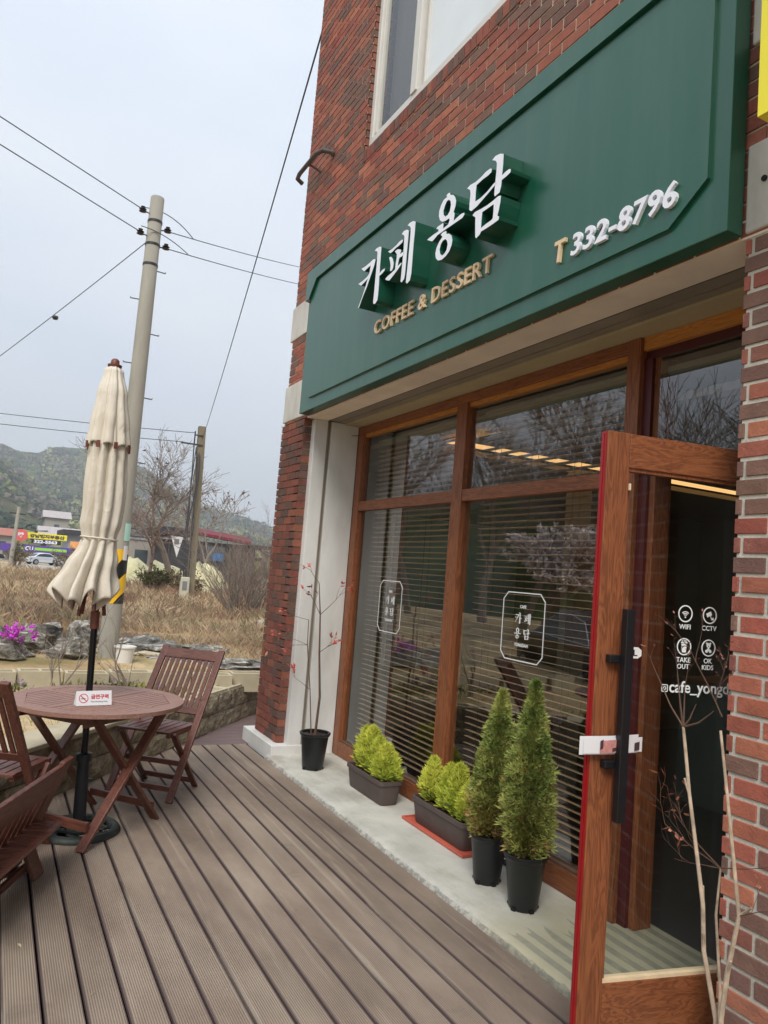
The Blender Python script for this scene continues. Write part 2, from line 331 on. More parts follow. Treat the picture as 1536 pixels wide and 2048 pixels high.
    def build(s, name, mats, parent=None, smooth=False, bevel=0, world=True):
        """world=True: coordinates are world ones and are made local to the thing's base"""
        me = bpy.data.meshes.new(name); o = bpy.data.objects.new(name, me); COL.objects.link(o)
        off = Vector((0, 0, 0)); r = parent
        while r is not None:
            off += r.location; r = r.parent
        if not world: off = Vector((0, 0, 0))
        me.from_pydata([(x - off.x, y - off.y, z - off.z) for x, y, z in s.v], [], s.f)
        if isinstance(mats, str): mats = [mats]
        for k in mats: me.materials.append(MATS[k])
        me.polygons.foreach_set('material_index', s.m)
        if s.hc:
            a = me.attributes.new('v', 'FLOAT_COLOR', 'FACE'); fl = []
            for c in s.c: fl += [c[0], c[1], c[2], 1.0]
            a.data.foreach_set('color', fl)
        if smooth: me.polygons.foreach_set('use_smooth', [True] * len(me.polygons))
        me.update()
        if smooth == 'auto':
            try:
                with bpy.context.temp_override(object=o, selected_objects=[o]): me.set_sharp_from_angle(angle=radians(40))
            except Exception: pass
        if bevel:
            md = o.modifiers.new('bevel', 'BEVEL'); md.width = bevel; md.segments = 2; md.limit_method = 'ANGLE'; md.angle_limit = radians(40)
        if parent: o.parent = parent
        return o

def tag(o, label=None, cat=None, group=None, kind=None):
    for k, v in (('label', label), ('category', cat), ('group', group), ('kind', kind)):
        if v: o[k] = v
    return o
def thing(name, label, cat, loc=(0, 0, 0), rz=0, group=None):
    o = bpy.data.objects.new(name, None); o.empty_display_size = .1; COL.objects.link(o); o.location = loc; o.rotation_euler = (0, 0, rz)
    return tag(o, label, cat, group)
def struct(o): o['kind'] = 'structure'; return o
def copy_tree(o, parent=None):
    c = o.copy(); COL.objects.link(c); c.parent = parent
    for ch in [x for x in o.children]: copy_tree(ch, c)
    return c

def text_mesh(mb, body, org, right, up, nrm, height=None, width=None, depth=.002, bold=0, shear=0, center=False, space=1.0, mi=0, sidemi=None):
    """set a line of lettering; org = left end of the baseline (or centre)"""
    c = bpy.data.curves.new('line', 'FONT'); c.body = body; c.offset = bold; c.shear = shear; c.space_character = space; c.resolution_u = 3
    c.extrude = .5
    o = bpy.data.objects.new('line', c); COL.objects.link(o); bpy.context.view_layer.update()
    me = bpy.data.meshes.new_from_object(o.evaluated_get(bpy.context.evaluated_depsgraph_get()))
    vs = [v.co.copy() for v in me.vertices]
    x0 = min(v.x for v in vs); x1 = max(v.x for v in vs); y0 = min(v.y for v in vs); y1 = max(v.y for v in vs)
    sy = height / (y1 - y0) if height else width / (x1 - x0); sxx = width / (x1 - x0) if width else sy
    if height is None: sy = sxx
    org, right, up, nrm = Vector(org), Vector(right), Vector(up), Vector(nrm)
    base = y0 if height else 0
    cx = (x0 + x1) / 2 if center else x0
    P = [org + right * ((v.x - cx) * sxx) + up * ((v.y - base) * sy) + nrm * ((v.z + .5) * depth) for v in vs]
    fs = [tuple(p.vertices) for p in me.polygons]
    if sidemi is None: mb.add(P, fs, mi)
    else:
        fr = [f for f, p in zip(fs, me.polygons) if abs(p.normal.z) > .7]; sd_ = [f for f, p in zip(fs, me.polygons) if abs(p.normal.z) <= .7]
        mb.add(P, fr, mi); mb.add(P, sd_, sidemi)
    bpy.data.objects.remove(o); bpy.data.meshes.remove(me); bpy.data.curves.remove(c)
    return mb
R = random.Random(7)
def spaced_text(mb, body, org, right, up, nrm, height, width, bold, depth, gap=.16, word=.42):
    """separately fixed letters, evenly gapped"""
    ws = []
    for ch in body:
        if ch == ' ': ws.append(None); continue
        q = MB(); text_mesh(q, ch, (0, 0, 0), (1, 0, 0), (0, 1, 0), (0, 0, 1), height=1.0, bold=bold); ws.append(max(v[0] for v in q.v))
    tot = sum(w if w is not None else word for w in ws) + gap * (len([w for w in ws if w is not None]) - 1); k = width / tot; x = 0
    for ch, w in zip(body, ws):
        if w is None: x += word * k; continue
        if ch == 'T': x -= gap * .9 * k
        text_mesh(mb, ch, Vector(org) + Vector(right) * x, right, up, nrm, height=height, width=w * k, bold=bold, depth=depth); x += (w + gap) * k
BRICKS = [lin(152, 84, 70), lin(142, 78, 66), lin(160, 94, 74), lin(128, 80, 70), lin(116, 88, 78), lin(148, 88, 72), lin(166, 102, 80), lin(108, 84, 76)]
def bricks(mb, axis, pos, sgn, a0, a1, z0, z1, depth=.05, bw=.19, bh=.057, j=.010, pal=BRICKS, skip=None, off=0, dim=1.0):
    """running bond on the plane axis=pos facing sgn, from a0 to a1 along the other axis"""
    row = 0; z = z0
    while z < z1 - .02:
        zt = min(z + bh, z1); st = a0 + (-(bw + j) / 2 if (row + off) % 2 else 0); a = st
        while a < a1:
            l, r = max(a, a0), min(a + bw, a1); a += bw + j
            if r - l < .02: continue
            segs = [(l, r)]
            if skip and skip[2] - .001 < (z + zt) / 2 < skip[3]:
                segs = [(p, q) for p, q in ((l, min(r, skip[0])), (max(l, skip[1]), r)) if q - p > .02]
            for p, q in segs:
                c = pal[R.randrange(len(pal))] if R.random() > .12 else pal[4]; k = R.uniform(.86, 1.12) * dim; c = (c[0] * k, c[1] * k * R.uniform(.94, 1.06), c[2] * k)
                pr = R.uniform(-.0015, .0015); f = pos + sgn * pr; b = pos - sgn * depth; dz = R.uniform(-.0012, .0012)
                if axis == 'y': mb.box(p, q, min(f, b), max(f, b), z + dz, zt + dz, 0, c)
                else: mb.box(min(f, b), max(f, b), p, q, z + dz, zt + dz, 0, c)
        z += bh + j; row += 1

# outlines of the four raised syllables of the cafe name, metres along the facade and up
GLYPH = {
 'ka': [[[(4.664,3.726),(4.595,3.722),(4.523,3.725),(4.476,3.731),(4.441,3.718),(4.453,3.682),(4.484,3.640),(4.513,3.603),(4.541,3.563),(4.598,3.505),(4.651,3.440),(4.665,3.445),(4.616,3.502),(4.567,3.571),(4.542,3.617),(4.586,3.607),(4.643,3.598),(4.693,3.626),(4.620,3.626),(4.554,3.633),(4.523,3.645),(4.512,3.700),(4.566,3.696),(4.611,3.691)]], [[(4.465,3.786),(4.441,3.794),(4.393,3.789),(4.365,3.776),(4.364,3.716),(4.364,3.651),(4.359,3.594),(4.327,3.604),(4.288,3.603),(4.288,3.588),(4.317,3.580),(4.362,3.575),(4.356,3.512),(4.357,3.438),(4.361,3.410),(4.387,3.396),(4.416,3.398),(4.425,3.415),(4.422,3.479),(4.420,3.578),(4.417,3.691),(4.420,3.758),(4.430,3.770)]]],
 'pe': [[[(4.260,3.706),(4.208,3.703),(4.145,3.708),(4.105,3.717),(4.069,3.717),(4.058,3.709),(4.066,3.697),(4.101,3.692),(4.153,3.690),(4.194,3.682),(4.221,3.682)]], [[(4.235,3.657),(4.211,3.656),(4.180,3.630),(4.163,3.596),(4.166,3.566),(4.178,3.553),(4.199,3.553),(4.208,3.562),(4.205,3.592),(4.216,3.622)]], [[(4.160,3.672),(4.124,3.673),(4.080,3.656),(4.072,3.643),(4.085,3.627),(4.037,3.628),(4.036,3.607),(4.056,3.602),(4.084,3.605),(4.095,3.592),(4.104,3.555),(4.057,3.563),(4.053,3.552),(4.086,3.536),(4.125,3.521),(4.175,3.504),(4.205,3.494),(4.245,3.508),(4.270,3.524),(4.233,3.533),(4.180,3.537),(4.137,3.545),(4.135,3.581),(4.126,3.621),(4.129,3.643)]], [[(4.083,3.757),(4.057,3.768),(4.015,3.761),(3.988,3.744),(3.989,3.668),(3.991,3.606),(3.992,3.531),(3.994,3.464),(4.002,3.437),(4.035,3.425),(4.047,3.437),(4.045,3.486),(4.042,3.561),(4.040,3.650),(4.043,3.727),(4.058,3.744)]], [[(4.010,3.786),(3.986,3.793),(3.941,3.787),(3.909,3.771),(3.908,3.713),(3.912,3.627),(3.911,3.528),(3.912,3.442),(3.923,3.404),(3.958,3.394),(3.975,3.408),(3.970,3.474),(3.966,3.572),(3.964,3.672),(3.964,3.747),(3.977,3.767)]]],
 'yong': [[[(3.559,3.785),(3.544,3.792),(3.520,3.787),(3.514,3.770),(3.483,3.758),(3.459,3.734),(3.447,3.708),(3.450,3.680),(3.465,3.650),(3.452,3.635),(3.458,3.596),(3.412,3.602),(3.380,3.605),(3.352,3.600),(3.349,3.588),(3.368,3.577),(3.409,3.577),(3.477,3.577),(3.546,3.578),(3.582,3.577),(3.627,3.577),(3.666,3.564),(3.684,3.561),(3.746,3.593),(3.718,3.596),(3.676,3.598),(3.620,3.597),(3.618,3.608),(3.647,3.623),(3.630,3.630),(3.571,3.628),(3.567,3.615),(3.568,3.594),(3.514,3.597),(3.503,3.617),(3.507,3.631),(3.545,3.631),(3.581,3.639),(3.611,3.660),(3.627,3.691),(3.627,3.724),(3.610,3.752),(3.586,3.772),(3.549,3.774)], [(3.530,3.749),(3.508,3.733),(3.500,3.706),(3.507,3.674),(3.526,3.658),(3.553,3.658),(3.573,3.677),(3.579,3.704),(3.567,3.729),(3.551,3.747)]], [[(3.589,3.565),(3.567,3.571),(3.531,3.566),(3.524,3.544),(3.497,3.537),(3.468,3.514),(3.456,3.485),(3.461,3.456),(3.482,3.428),(3.515,3.413),(3.558,3.406),(3.600,3.416),(3.626,3.440),(3.635,3.470),(3.627,3.500),(3.602,3.528),(3.568,3.545)], [(3.534,3.519),(3.514,3.502),(3.504,3.477),(3.511,3.448),(3.531,3.433),(3.557,3.430),(3.579,3.448),(3.590,3.477),(3.581,3.505),(3.560,3.519)]]],
 'dam': [[[(3.341,3.732),(3.311,3.739),(3.260,3.733),(3.210,3.737),(3.167,3.747),(3.128,3.747),(3.111,3.737),(3.116,3.721),(3.146,3.716),(3.190,3.717),(3.248,3.710),(3.250,3.671),(3.249,3.619),(3.196,3.618),(3.140,3.628),(3.090,3.646),(3.068,3.651),(3.070,3.634),(3.121,3.617),(3.172,3.602),(3.228,3.585),(3.282,3.579),(3.303,3.595),(3.305,3.631),(3.302,3.685),(3.310,3.711)]], [[(3.115,3.786),(3.090,3.796),(3.048,3.789),(3.015,3.772),(3.013,3.714),(3.016,3.659),(2.985,3.665),(2.957,3.665),(2.942,3.657),(2.946,3.642),(2.974,3.637),(3.016,3.634),(3.018,3.601),(3.028,3.574),(3.069,3.570),(3.075,3.587),(3.073,3.643),(3.069,3.714),(3.070,3.749),(3.083,3.768)]], [[(3.267,3.550),(3.243,3.559),(3.188,3.553),(3.131,3.550),(3.076,3.553),(3.039,3.558),(3.013,3.551),(3.015,3.517),(3.025,3.475),(3.033,3.453),(3.017,3.442),(3.020,3.427),(3.065,3.424),(3.116,3.423),(3.173,3.424),(3.183,3.412),(3.215,3.403),(3.225,3.415),(3.233,3.480),(3.237,3.527)], [(3.174,3.530),(3.073,3.531),(3.071,3.494),(3.073,3.456),(3.085,3.450),(3.128,3.449),(3.175,3.444),(3.176,3.484)]]],
}

# ================================================================== SETTING
def gz(x, y):
    pts = [(-30, .3), (10, .3), (14, .16), (20, .04), (30, -.06), (45, -.25), (60, -.35), (1e5, -.35)]
    for (a, za), (b, zb) in zip(pts, pts[1:]):
        if x <= b: return za + (zb - za) * max(0, (x - a)) / (b - a)
    return -.35
W0 = Vector((5.71, -.78)); WD = Vector((.762, -.648)).normalized(); WN = Vector((-WD.y, WD.x))   # wall face line, WN points away from the deck? fixed below
if WN.x < 0: WN = -WN            # towards larger x: the bed side
def side(x, y): return (Vector((x, y)) - W0).dot(WN)
mb = MB()
xs = [-40, -20, -8] + [-4 + .5 * i for i in range(0, 60)] + [26 + 2 * i for i in range(0, 28)] + [90, 110, 150, 200, 300, 450, 700, 1100, 1350]
ys = [-900, -500, -300, -180, -110, -70, -50, -38, -30, -24] + [-20 + .5 * i for i in range(0, 80)] + [22, 26, 32, 40, 60, 90, 140, 220, 400, 900]
vs = []
for x in xs:
    for y in ys:
        s_ = side(x, y); z = gz(x, y) + .05 * noise.noise(Vector((x * .35, y * .35, 0))) + .03 * noise.noise(Vector((x * 1.3, y * 1.3, 4)))
        if x < 12 and (s_ < .80) and y < 6: z = -.16
        if x < 12 and y >= 6: z = -.16
        if y < -2.2 and x < 8.8: z = -.16
        vs.append((x, y, z))
n = len(ys)
mb.add(vs, [(i * n + j, (i + 1) * n + j, (i + 1) * n + j + 1, i * n + j + 1) for i in range(len(xs) - 1) for j in range(n - 1)])
struct(mb.build('ground', 'soil_ground', smooth=True))

# deck: long boards along the shopfront, then boards laid across beyond the corner
mb = MB(); P = .1345
for k in range(-14, 24):
    y1 = -.33 - P * (k + 0) + 5 * P - .0045; y0 = y1 - P + .010
    y0, y1 = max(y0, -2.205), y1
    if y1 - y0 < .03: continue
    for xa, xb in ((-1.6, 1.1 + (k % 2) * .0), (1.104, 4.998), (5.002, 6.655)):
        dz = R.uniform(-.0012, .0012); mb.box(xa, xb, y0, y1, -.022 + dz, dz)
struct(mb.build('deck', 'deck_board', bevel=.0025))
mb = MB()
for k in range(22):
    x0 = 6.662 + k * .1345; mb.box(x0, x0 + .128, -4.2, 1.5, -.022, R.uniform(-.001, .001))
struct(mb.build('deck_extension', 'deck_far', bevel=.002))
mb = MB(); mb.box(-1.6, 9.7, -4.2, 5, -.12, -.06); struct(mb.build('under_deck_shade', 'gap_shade'))  # solid near-black sheet gives the shade seen between the boards

# concrete ledge with a broken front edge
mb = MB(); nx = 260; row = []
for i in range(nx + 1):
    x = .6 + (6.12 - .6) * i / nx
    e = .010 * noise.noise(Vector((x * 9, 0, 0))) + .008 * noise.noise(Vector((x * 31, 0, 2)))
    z = .038 + .002 * noise.noise(Vector((x * 3, 5, 0)))
    for (y, zz) in ((-3.0, z), (-2.40, z), (-2.245 + e * .4, z), (-2.222 + e, z - .007 + e * .3), (-2.208 + e * 1.1, z - .02), (-2.203 + e * .8, 0.0), (-2.2, -.05)): row.append((x, y, zz))
k = 7
mb.add(row, [(i * k + j, i * k + j + 1, (i + 1) * k + j + 1, (i + 1) * k + j) for i in range(nx) for j in range(k - 1)])
struct(mb.build('concrete_ledge', 'concrete', smooth=True))

# ================================================================== CAFE BUILDING
WP = -2.30
B = thing('cafe_building', 'red brick cafe building with green signboard, timber shopfront and open glazed door', 'building', (4, -4, 0))
# facade brickwork above the signboard band
mb = MB()
bricks(mb, 'y', WP, 1, -1.0, 6.65, 2.935, 7.4, skip=(3.0, 5.352, 4.996, 6.75), dim=1.08, bw=.188, bh=.0545, j=.0125)
mb.build('wall', ['brick'], B)
mb = MB(); mb.box(-1, 3.0, WP - .05, WP - .0055, 2.94, 7.4); mb.box(5.352, 6.63, WP - .05, WP - .0055, 2.94, 7.4); mb.box(3.0, 5.352, WP - .05, WP - .0055, 2.94, 4.89); mb.box(3.0, 5.352, WP - .05, WP - .0055, 6.75, 7.4)
mb.box(-1, 6.60, -7.9, WP - .26, 3.0, 3.2)
mb.build('mortar', 'mortar_dark', B)
# brick-on-edge sill of the upper window
mb = MB(); x = 3.0
while x < 5.34:
    c = BRICKS[R.randrange(len(BRICKS))]; kk = R.uniform(.7, 1.0); mb.box(x, x + .057, WP - .13, WP + .004, 4.898, 4.990, 0, tuple(v * kk for v in c)); x += .067
mb.build('window_sill', 'brick', B); mb = MB(); mb.box(3.0, 5.35, WP - .12, WP - .006, 4.893, 4.985); mb.build('sill_mortar', 'mortar_dark', B)
mb = MB()
for z in [4.996 + .067 * i for i in range(25)]:
    c = BRICKS[R.randrange(len(BRICKS))]; mb.box(5.343, 5.40, WP - .16, WP - .010, z, z + .057, 0, tuple(v * .8 for v in c))
mb.build('window_reveal', 'brick', B)
# end wall, back wall, roof, low wall parts
s = NB('brick_flat')
bt = s.n('ShaderNodeTexBrick'); mpn = s.n('ShaderNodeMapping'); mpn.inputs['Rotation'].default_value = (pi / 2, 0, pi / 2); s.l(s.tc.outputs['Object'], mpn.inputs[0]); s.l(mpn.outputs[0], bt.inputs[0])
bt.inputs['Scale'].default_value = 1; bt.inputs['Brick Width'].default_value = .2; bt.inputs['Row Height'].default_value = .067; bt.inputs['Mortar Size'].default_value = .006
bt.inputs['Color1'].default_value = (*BRICKS[1], 1); bt.inputs['Color2'].default_value = (*BRICKS[3], 1); bt.inputs['Mortar'].default_value = (*lin(132, 122, 110), 1); s.base(bt.outputs[0], .85)
mb = MB(); mb.box(6.60, 6.64, -8, WP - .01, 2.9, 7.4)
mb.box(6.60, 6.64, -8, -4.9, -.1, 2.9); mb.box(6.60, 6.64, -3.5, -2.6, -.1, 2.9); mb.box(6.60, 6.64, -4.9, -3.5, -.1, .8); mb.box(6.60, 6.64, -4.9, -3.5, 2.15, 2.9)
mb.box(-1, 6.64, -8.05, -8, -.1, 7.4); mb.box(-1.04, -1, -8, WP - .01, -.1, 7.4)
mb.build('end_wall', 'brick_flat', B)
mb = MB(); mb.box(-1.05, 6.66, -8.06, WP + .01, 7.4, 7.55); mb.build('roof', 'wall_grey', B)
# pilasters
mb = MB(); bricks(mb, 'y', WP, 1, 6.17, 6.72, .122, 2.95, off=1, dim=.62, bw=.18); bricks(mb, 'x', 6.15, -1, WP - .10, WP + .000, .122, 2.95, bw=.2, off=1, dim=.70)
mb.box(6.19, 6.70, -2.6, WP - .012, .1, 2.95, 1); mb.box(6.162, 6.3, WP - .1, WP - .012, .1, 2.95, 1)
mb.build('pilaster', ['brick', 'mortar_dark'], B)
mb = MB(); bricks(mb, 'y', WP, 1, .75, 1.775, -.12, 2.95, bw=.186, bh=.0535, j=.0143, dim=1.2); mb.box(.72, 1.766, -3.0, WP - .005, -.12, 2.95, 1)
o = mb.build('pilaster', ['brick', 'mortar_pale'], B, bevel=.0022)
# white plinth and jamb beside the far pilaster
mb = MB(); mb.box(6.06, 6.86, -2.62, -2.235, -.02, .118); mb.build('plinth', 'white_paint', B, bevel=.006)
mb = MB(); mb.box(6.07, 6.17, -2.497, -2.375, .03, 2.925); mb.box(6.075, 6.18, -2.80, -2.535, .03, 2.925); mb.build('jamb', 'white_paint', B, bevel=.004)
mb = MB(); mb.box(6.10, 6.16, -2.536, -2.496, .03, 2.93); mb.box(6.074, 6.12, -2.506, -2.497, .03, 2.93); mb.build('shutter_track', 'shutter_metal', B)
mb = MB(); mb.box(1.74, 1.80, -2.84, -2.55, .03, 2.93); mb.build('jamb', 'white_paint', B)
# white concrete lintel ends that show on both sides of the signboard
for x0, x1, z0, z1 in ((6.045, 6.70, 2.955, 3.30), (6.045, 6.70, 3.74, 4.07), (.9, 1.775, 2.94, 3.275), (.9, 1.775, 3.67, 4.0)):
    mb = MB(); mb.box(x0, x1, WP - .08, WP + .009, z0, z1)
    mb.build('concrete_block', 'weathered_white', B, bevel=.008)
for x, z in ((1.70, 3.12), (1.63, 2.98)):
    mb = MB(); mb.lathe([(.0, 0), (.011, 0), (.011, .012), (0, .012)], (0, 0, 0), 10); mb.v = [(x + a, WP + .004 + c, z + b) for a, b, c in mb.v]; mb.build('bolt_hole', 'gap_shade', B)
# soffit: plaster, black strip painted as the gap's shade, shutter box, khaki board
mb = MB(); mb.box(1.0, 6.09, -2.492, WP - .002, 2.925, 3.0); mb.build('soffit', 'soffit_plaster', B)
mb = MB(); mb.box(1.0, 6.09, -2.5125, -2.4925, 2.934, 3.05); mb.build('soffit_gap_shade', 'gap_shade', B)
mb = MB(); mb.box(1.0, 6.09, -2.60, -2.513, 2.931, 3.0); mb.box(1.0, 6.09, -2.660, -2.606, 2.927, 3.0); mb.build('shutter_box', 'shutter_metal', B)
mb = MB(); mb.box(1.0, 6.09, -2.86, -2.666, 2.915, 3.0); mb.build('header_board', 'khaki_panel', B)
# ---- timber shopfront
FY, FB = -2.80, -2.87
mb = MB()
mb.box(5.965, 6.072, FB, FY, .04, 2.913)
fr = mb.build('shop_window', 'oak_upright', B, bevel=.003)
for a, b, z0, z1 in ((4.315, 4.445, .165, 2.845), (2.745, 2.835, .04, 2.913)):
    mb = MB(); mb.box(a, b, FB - .02, FY, z0, z1); mb.build('mullion', 'oak_upright', fr, bevel=.003)
mb = MB()
for a, b in ((2.836, 4.314), (4.446, 5.964)):
    mb.box(a, b, FB + .004, FY - .004, 2.155, 2.235)
mb.box(2.836, 5.964, FB + .004, FY - .003, 2.846, 2.912)
mb.build('transom', 'oak_rail', fr, bevel=.003)
mb = MB(); mb.box(2.836, 5.964, FB - .01, FY - .002, .04, .160); mb.build('bottom_rail', 'oak_rail', fr, bevel=.003)
mb = MB(); mb.box(2.84, 5.96, FB - .02, FY - .012, .1605, .172); mb.build('glazing_strip', 'stem_brown', fr)
mb = MB(); mb.box(2.836, 5.964, FB - .002, FY - .022, 2.815, 2.8455); mb.build('head_strip', 'oak_raw', fr)
for (a, b), rows in (((2.836, 4.314), 1), ((4.446, 5.964), 2)):
    for z0, z1 in ((.172, 2.154), (2.236, 2.815)):
        mb = MB(); mb.add([(a, FB + .03, z0), (b, FB + .03, z0), (b, FB + .03, z1), (a, FB + .03, z1)], [(0, 1, 2, 3)], 0); mb.add([(a, FB + .024, z0), (b, FB + .024, z0), (b, FB + .024, z1), (a, FB + .024, z1)], [(3, 2, 1, 0)], 1)
        mb.build('pane', ['glass_front', 'glass_clear'], fr)
# over-door light and door case
mb = MB(); mb.box(1.80, 2.744, FB, FY - .02, 2.845, 2.913); mb.build('door_head', 'oak_raw', B)
mb = MB(); mb.box(1.80, 2.744, FB - .03, FY - .035, 2.20, 2.262); mb.box(1.80, 2.744, FB - .01, FY - .045, 2.80, 2.845); mb.box(2.690, 2.744, FB - .07, FY - .03, .04, 2.80); mb.build('door_case', 'maroon_paint', B)
mb = MB(); mb.box(2.655, 2.690, FB - .09, FY - .05, .04, 2.80); mb.box(1.80, 1.845, FB - .05, FY - .01, .04, 2.80); mb.build('door_post', 'oak_upright', B)
mb = MB(); a, b, z0, z1 = 1.845, 2.69, 2.262, 2.80; mb.add([(a, FB + .02, z0), (b, FB + .02, z0), (b, FB + .02, z1), (a, FB + .02, z1)], [(0, 1, 2, 3)], 0); mb.build('fanlight_pane', ['glass_front'], B)
# lettering on the panes
def glyph_box(k):
    pts = [p for st in GLYPH[k] for p in st[0]]; return min(p[0] for p in pts), max(p[0] for p in pts), min(p[1] for p in pts), max(p[1] for p in pts)
def put_glyph(mb, k, cx, cz, y, h, depth, w=None):
    x0, x1, z0, z1 = glyph_box(k); s_ = h / (z1 - z0); sx_ = (w / (x1 - x0)) if w else s_
    for st in GLYPH[k]:
        mb.prism([[((p[0] - (x0 + x1) / 2) * sx_ + cx, (p[1] - (z0 + z1) / 2) * s_ + cz) for p in lp] for lp in st], lambda u, v: Vector((u, y, v)), (0, -depth, 0))
def ring(mb, pts, w, y, depth=.0015):
    """outline of a closed polygon, w wide"""
    n = len(pts); c = Vector((sum(p[0] for p in pts) / n, sum(p[1] for p in pts) / n)); inn = []
    for i in range(n):
        a, b, d = (Vector(pts[i - 1]), Vector(pts[i]), Vector(pts[(i + 1) % n])); e1 = (b - a).normalized(); e2 = (d - b).normalized()
        n1 = Vector((-e1.y, e1.x)); n2 = Vector((-e2.y, e2.x)); m = (n1 + n2).normalized(); m = m / max(.3, m.dot(n1))
        if (c - b).dot(m) < 0: m = -m
        inn.append(tuple(b + m * w))
    mb.prism([pts, inn], lambda u, v: Vector((u, y, v)), (0, -depth, 0))
NX, NZ, NYv = (-1, 0, 0), (0, 0, 1), (0, 1, 0)
for cx, wd in ((3.608, .40), (5.297, .378)):
    mb = MB(); y = FB + .0335; hw, z0, z1, ch = wd / 2, 1.160, 1.570, .045
    ring(mb, [(cx - hw, z0 + ch), (cx - hw + ch, z0), (cx + hw - ch, z0), (cx + hw, z0 + ch), (cx + hw, z1 - ch), (cx + hw - ch, z1), (cx - hw + ch, z1), (cx - hw, z1 - ch)], .0065, y)
    put_glyph(mb, 'ka', cx + .043, 1.415, y, .066, .0012, .066); put_glyph(mb, 'pe', cx - .043, 1.415, y, .066, .0012, .062)
    put_glyph(mb, 'yong', cx + .043, 1.325, y, .066, .0012, .066); put_glyph(mb, 'dam', cx - .043, 1.325, y, .066, .0012, .066)
    text_mesh(mb, 'CAFE', (cx, y, 1.475), NX, NZ, NYv, height=.019, bold=.03, depth=.001, center=True)
    text_mesh(mb, 'YONGDAM', (cx, y, 1.247), NX, NZ, NYv, height=.019, bold=.03, depth=.001, center=True)
    mb.build('window_lettering', 'decal_white', fr)

# ---- upper window
mb = MB(); y0, y1 = -2.42, -2.338; zb_ = 4.99
mb.box(3.0, 5.341, y0, y1, zb_, 5.105); mb.box(3.0, 5.341, y0, y1, 6.7, 6.75); mb.box(5.285, 5.341, y0, y1, 5.105, 6.7); mb.box(4.565, 4.65, y0 - .01, y1 + .012, 5.105, 6.7); mb.box(3.0, 3.05, y0, y1, 5.105, 6.7)
mb.box(4.65, 5.285, y0 + .02, y1 - .02, 5.105, 5.14); mb.box(4.65, 4.69, y0 + .02, y1 - .015, 5.14, 6.7); mb.box(5.25, 5.285, y0 + .02, y1 - .015, 5.14, 6.7); mb.box(4.515, 4.54, y0, y1 - .03, 5.105, 6.7)
uw = mb.build('upper_window', 'window_white', B, bevel=.003)
mb = MB(); mb.add([(4.69, -2.375, 5.14), (5.25, -2.375, 5.14), (5.25, -2.375, 6.7), (4.69, -2.375, 6.7)], [(0, 1, 2, 3)]); mb.build('pane', 'glass_door', uw)
mb = MB(); mb.box(3.05, 4.515, -2.39, -2.382, 5.105, 6.7); mb.build('frosted_pane', 'frosted', uw)
mb = MB()
for i in range(32):
    x = 4.62 + i * .022; mb.box(x, x + .0215, -2.50 - .03 * abs(sin(i * 1.9)), -2.49, 5.06, 6.7)
mb.build('curtain', 'curtain', uw)
mb = MB(); mb.box(3.05, 4.5, -2.75, -2.60, 5.1, 6.8); mb.build('room_backing', 'room_dark', B)

# ---- room behind the shopfront
mb = MB(); mb.box(1.0, 6.60, -7.9, -7.85, .03, 2.9); mb.box(.9, 1.0, -7.9, -3.0, .03, 2.9); mb.box(6.54, 6.60, -7.9, -4.9, .03, 2.9); mb.box(6.54, 6.60, -3.5, -2.88, .03, 2.9); mb.box(6.54, 6.6, -4.9, -3.5, .03, .8); mb.box(6.54, 6.6, -4.9, -3.5, 2.15, 2.9)
mb.build('interior_wall', 'room_dark', B)
mb = MB(); mb.box(1.0, 3.9, -6.2, -6.1, .03, 2.5); mb.build('partition', 'room_green', B)
mb = MB(); mb.box(1.0, 6.6, -7.9, -2.9, .0, .036); mb.build('interior_floor', 'room_floor', B)
mb = MB(); mb.box(1.0, 6.6, -7.9, -2.9, 2.72, 2.76); mb.box(1.0, 4.46, -7.8, -2.98, 2.60, 2.64); mb.box(4.90, 6.5, -7.8, -2.98, 2.60, 2.64); mb.build('ceiling', 'room_ceiling', B)
mb = MB(); mb.box(4.465, 4.64, -7.4, -3.0, 2.615, 2.63); mb.box(4.66, 4.895, -7.4, -3.0, 2.66, 2.68); mb.build('cove_light', 'warm_light', B)
mb = MB(); mb.box(6.50, 6.54, -4.95, -3.45, .74, .80); mb.box(6.50, 6.54, -4.95, -3.45, 2.15, 2.21); mb.box(6.50, 6.54, -4.95, -4.88, .8, 2.15); mb.box(6.50, 6.54, -3.52, -3.45, .8, 2.15); mb.box(6.50, 6.54, -4.24, -4.18, .8, 2.15); sw = mb.build('side_window', 'window_white', B); mb = MB(); mb.box(6.45, 6.455, -4.95, -3.45, .78, 2.2); mb.build('voile', 'voile', sw)
mb = MB(); mb.box(4.45, 4.75, -4.4, -4.1, .04, 2.56); mb.build('column', 'room_ceiling', B)
# furniture glimpsed through the glass
mb = MB(); t = thing('display_cabinet', 'dark counter cabinet standing inside behind the blinds', 'counter', (3.6, -5.3, .036))
mb.box(2.6, 4.3, -5.6, -5.0, .036, .95); mb.build('cabinet_body', 'room_green', t); mb = MB(); mb.box(2.56, 4.34, -5.64, -4.96, .951, .99); mb.build('countertop', 'menu_brown', t)
mb = MB(); t = thing('wall_menu', 'brown menu panel hanging inside behind the right-hand pane', 'menu board', (4.55, -4.05, 1.3))
mb.box(4.30, 4.62, -4.09, -4.06, 1.15, 2.0); mb.build('panel', 'menu_brown', t)

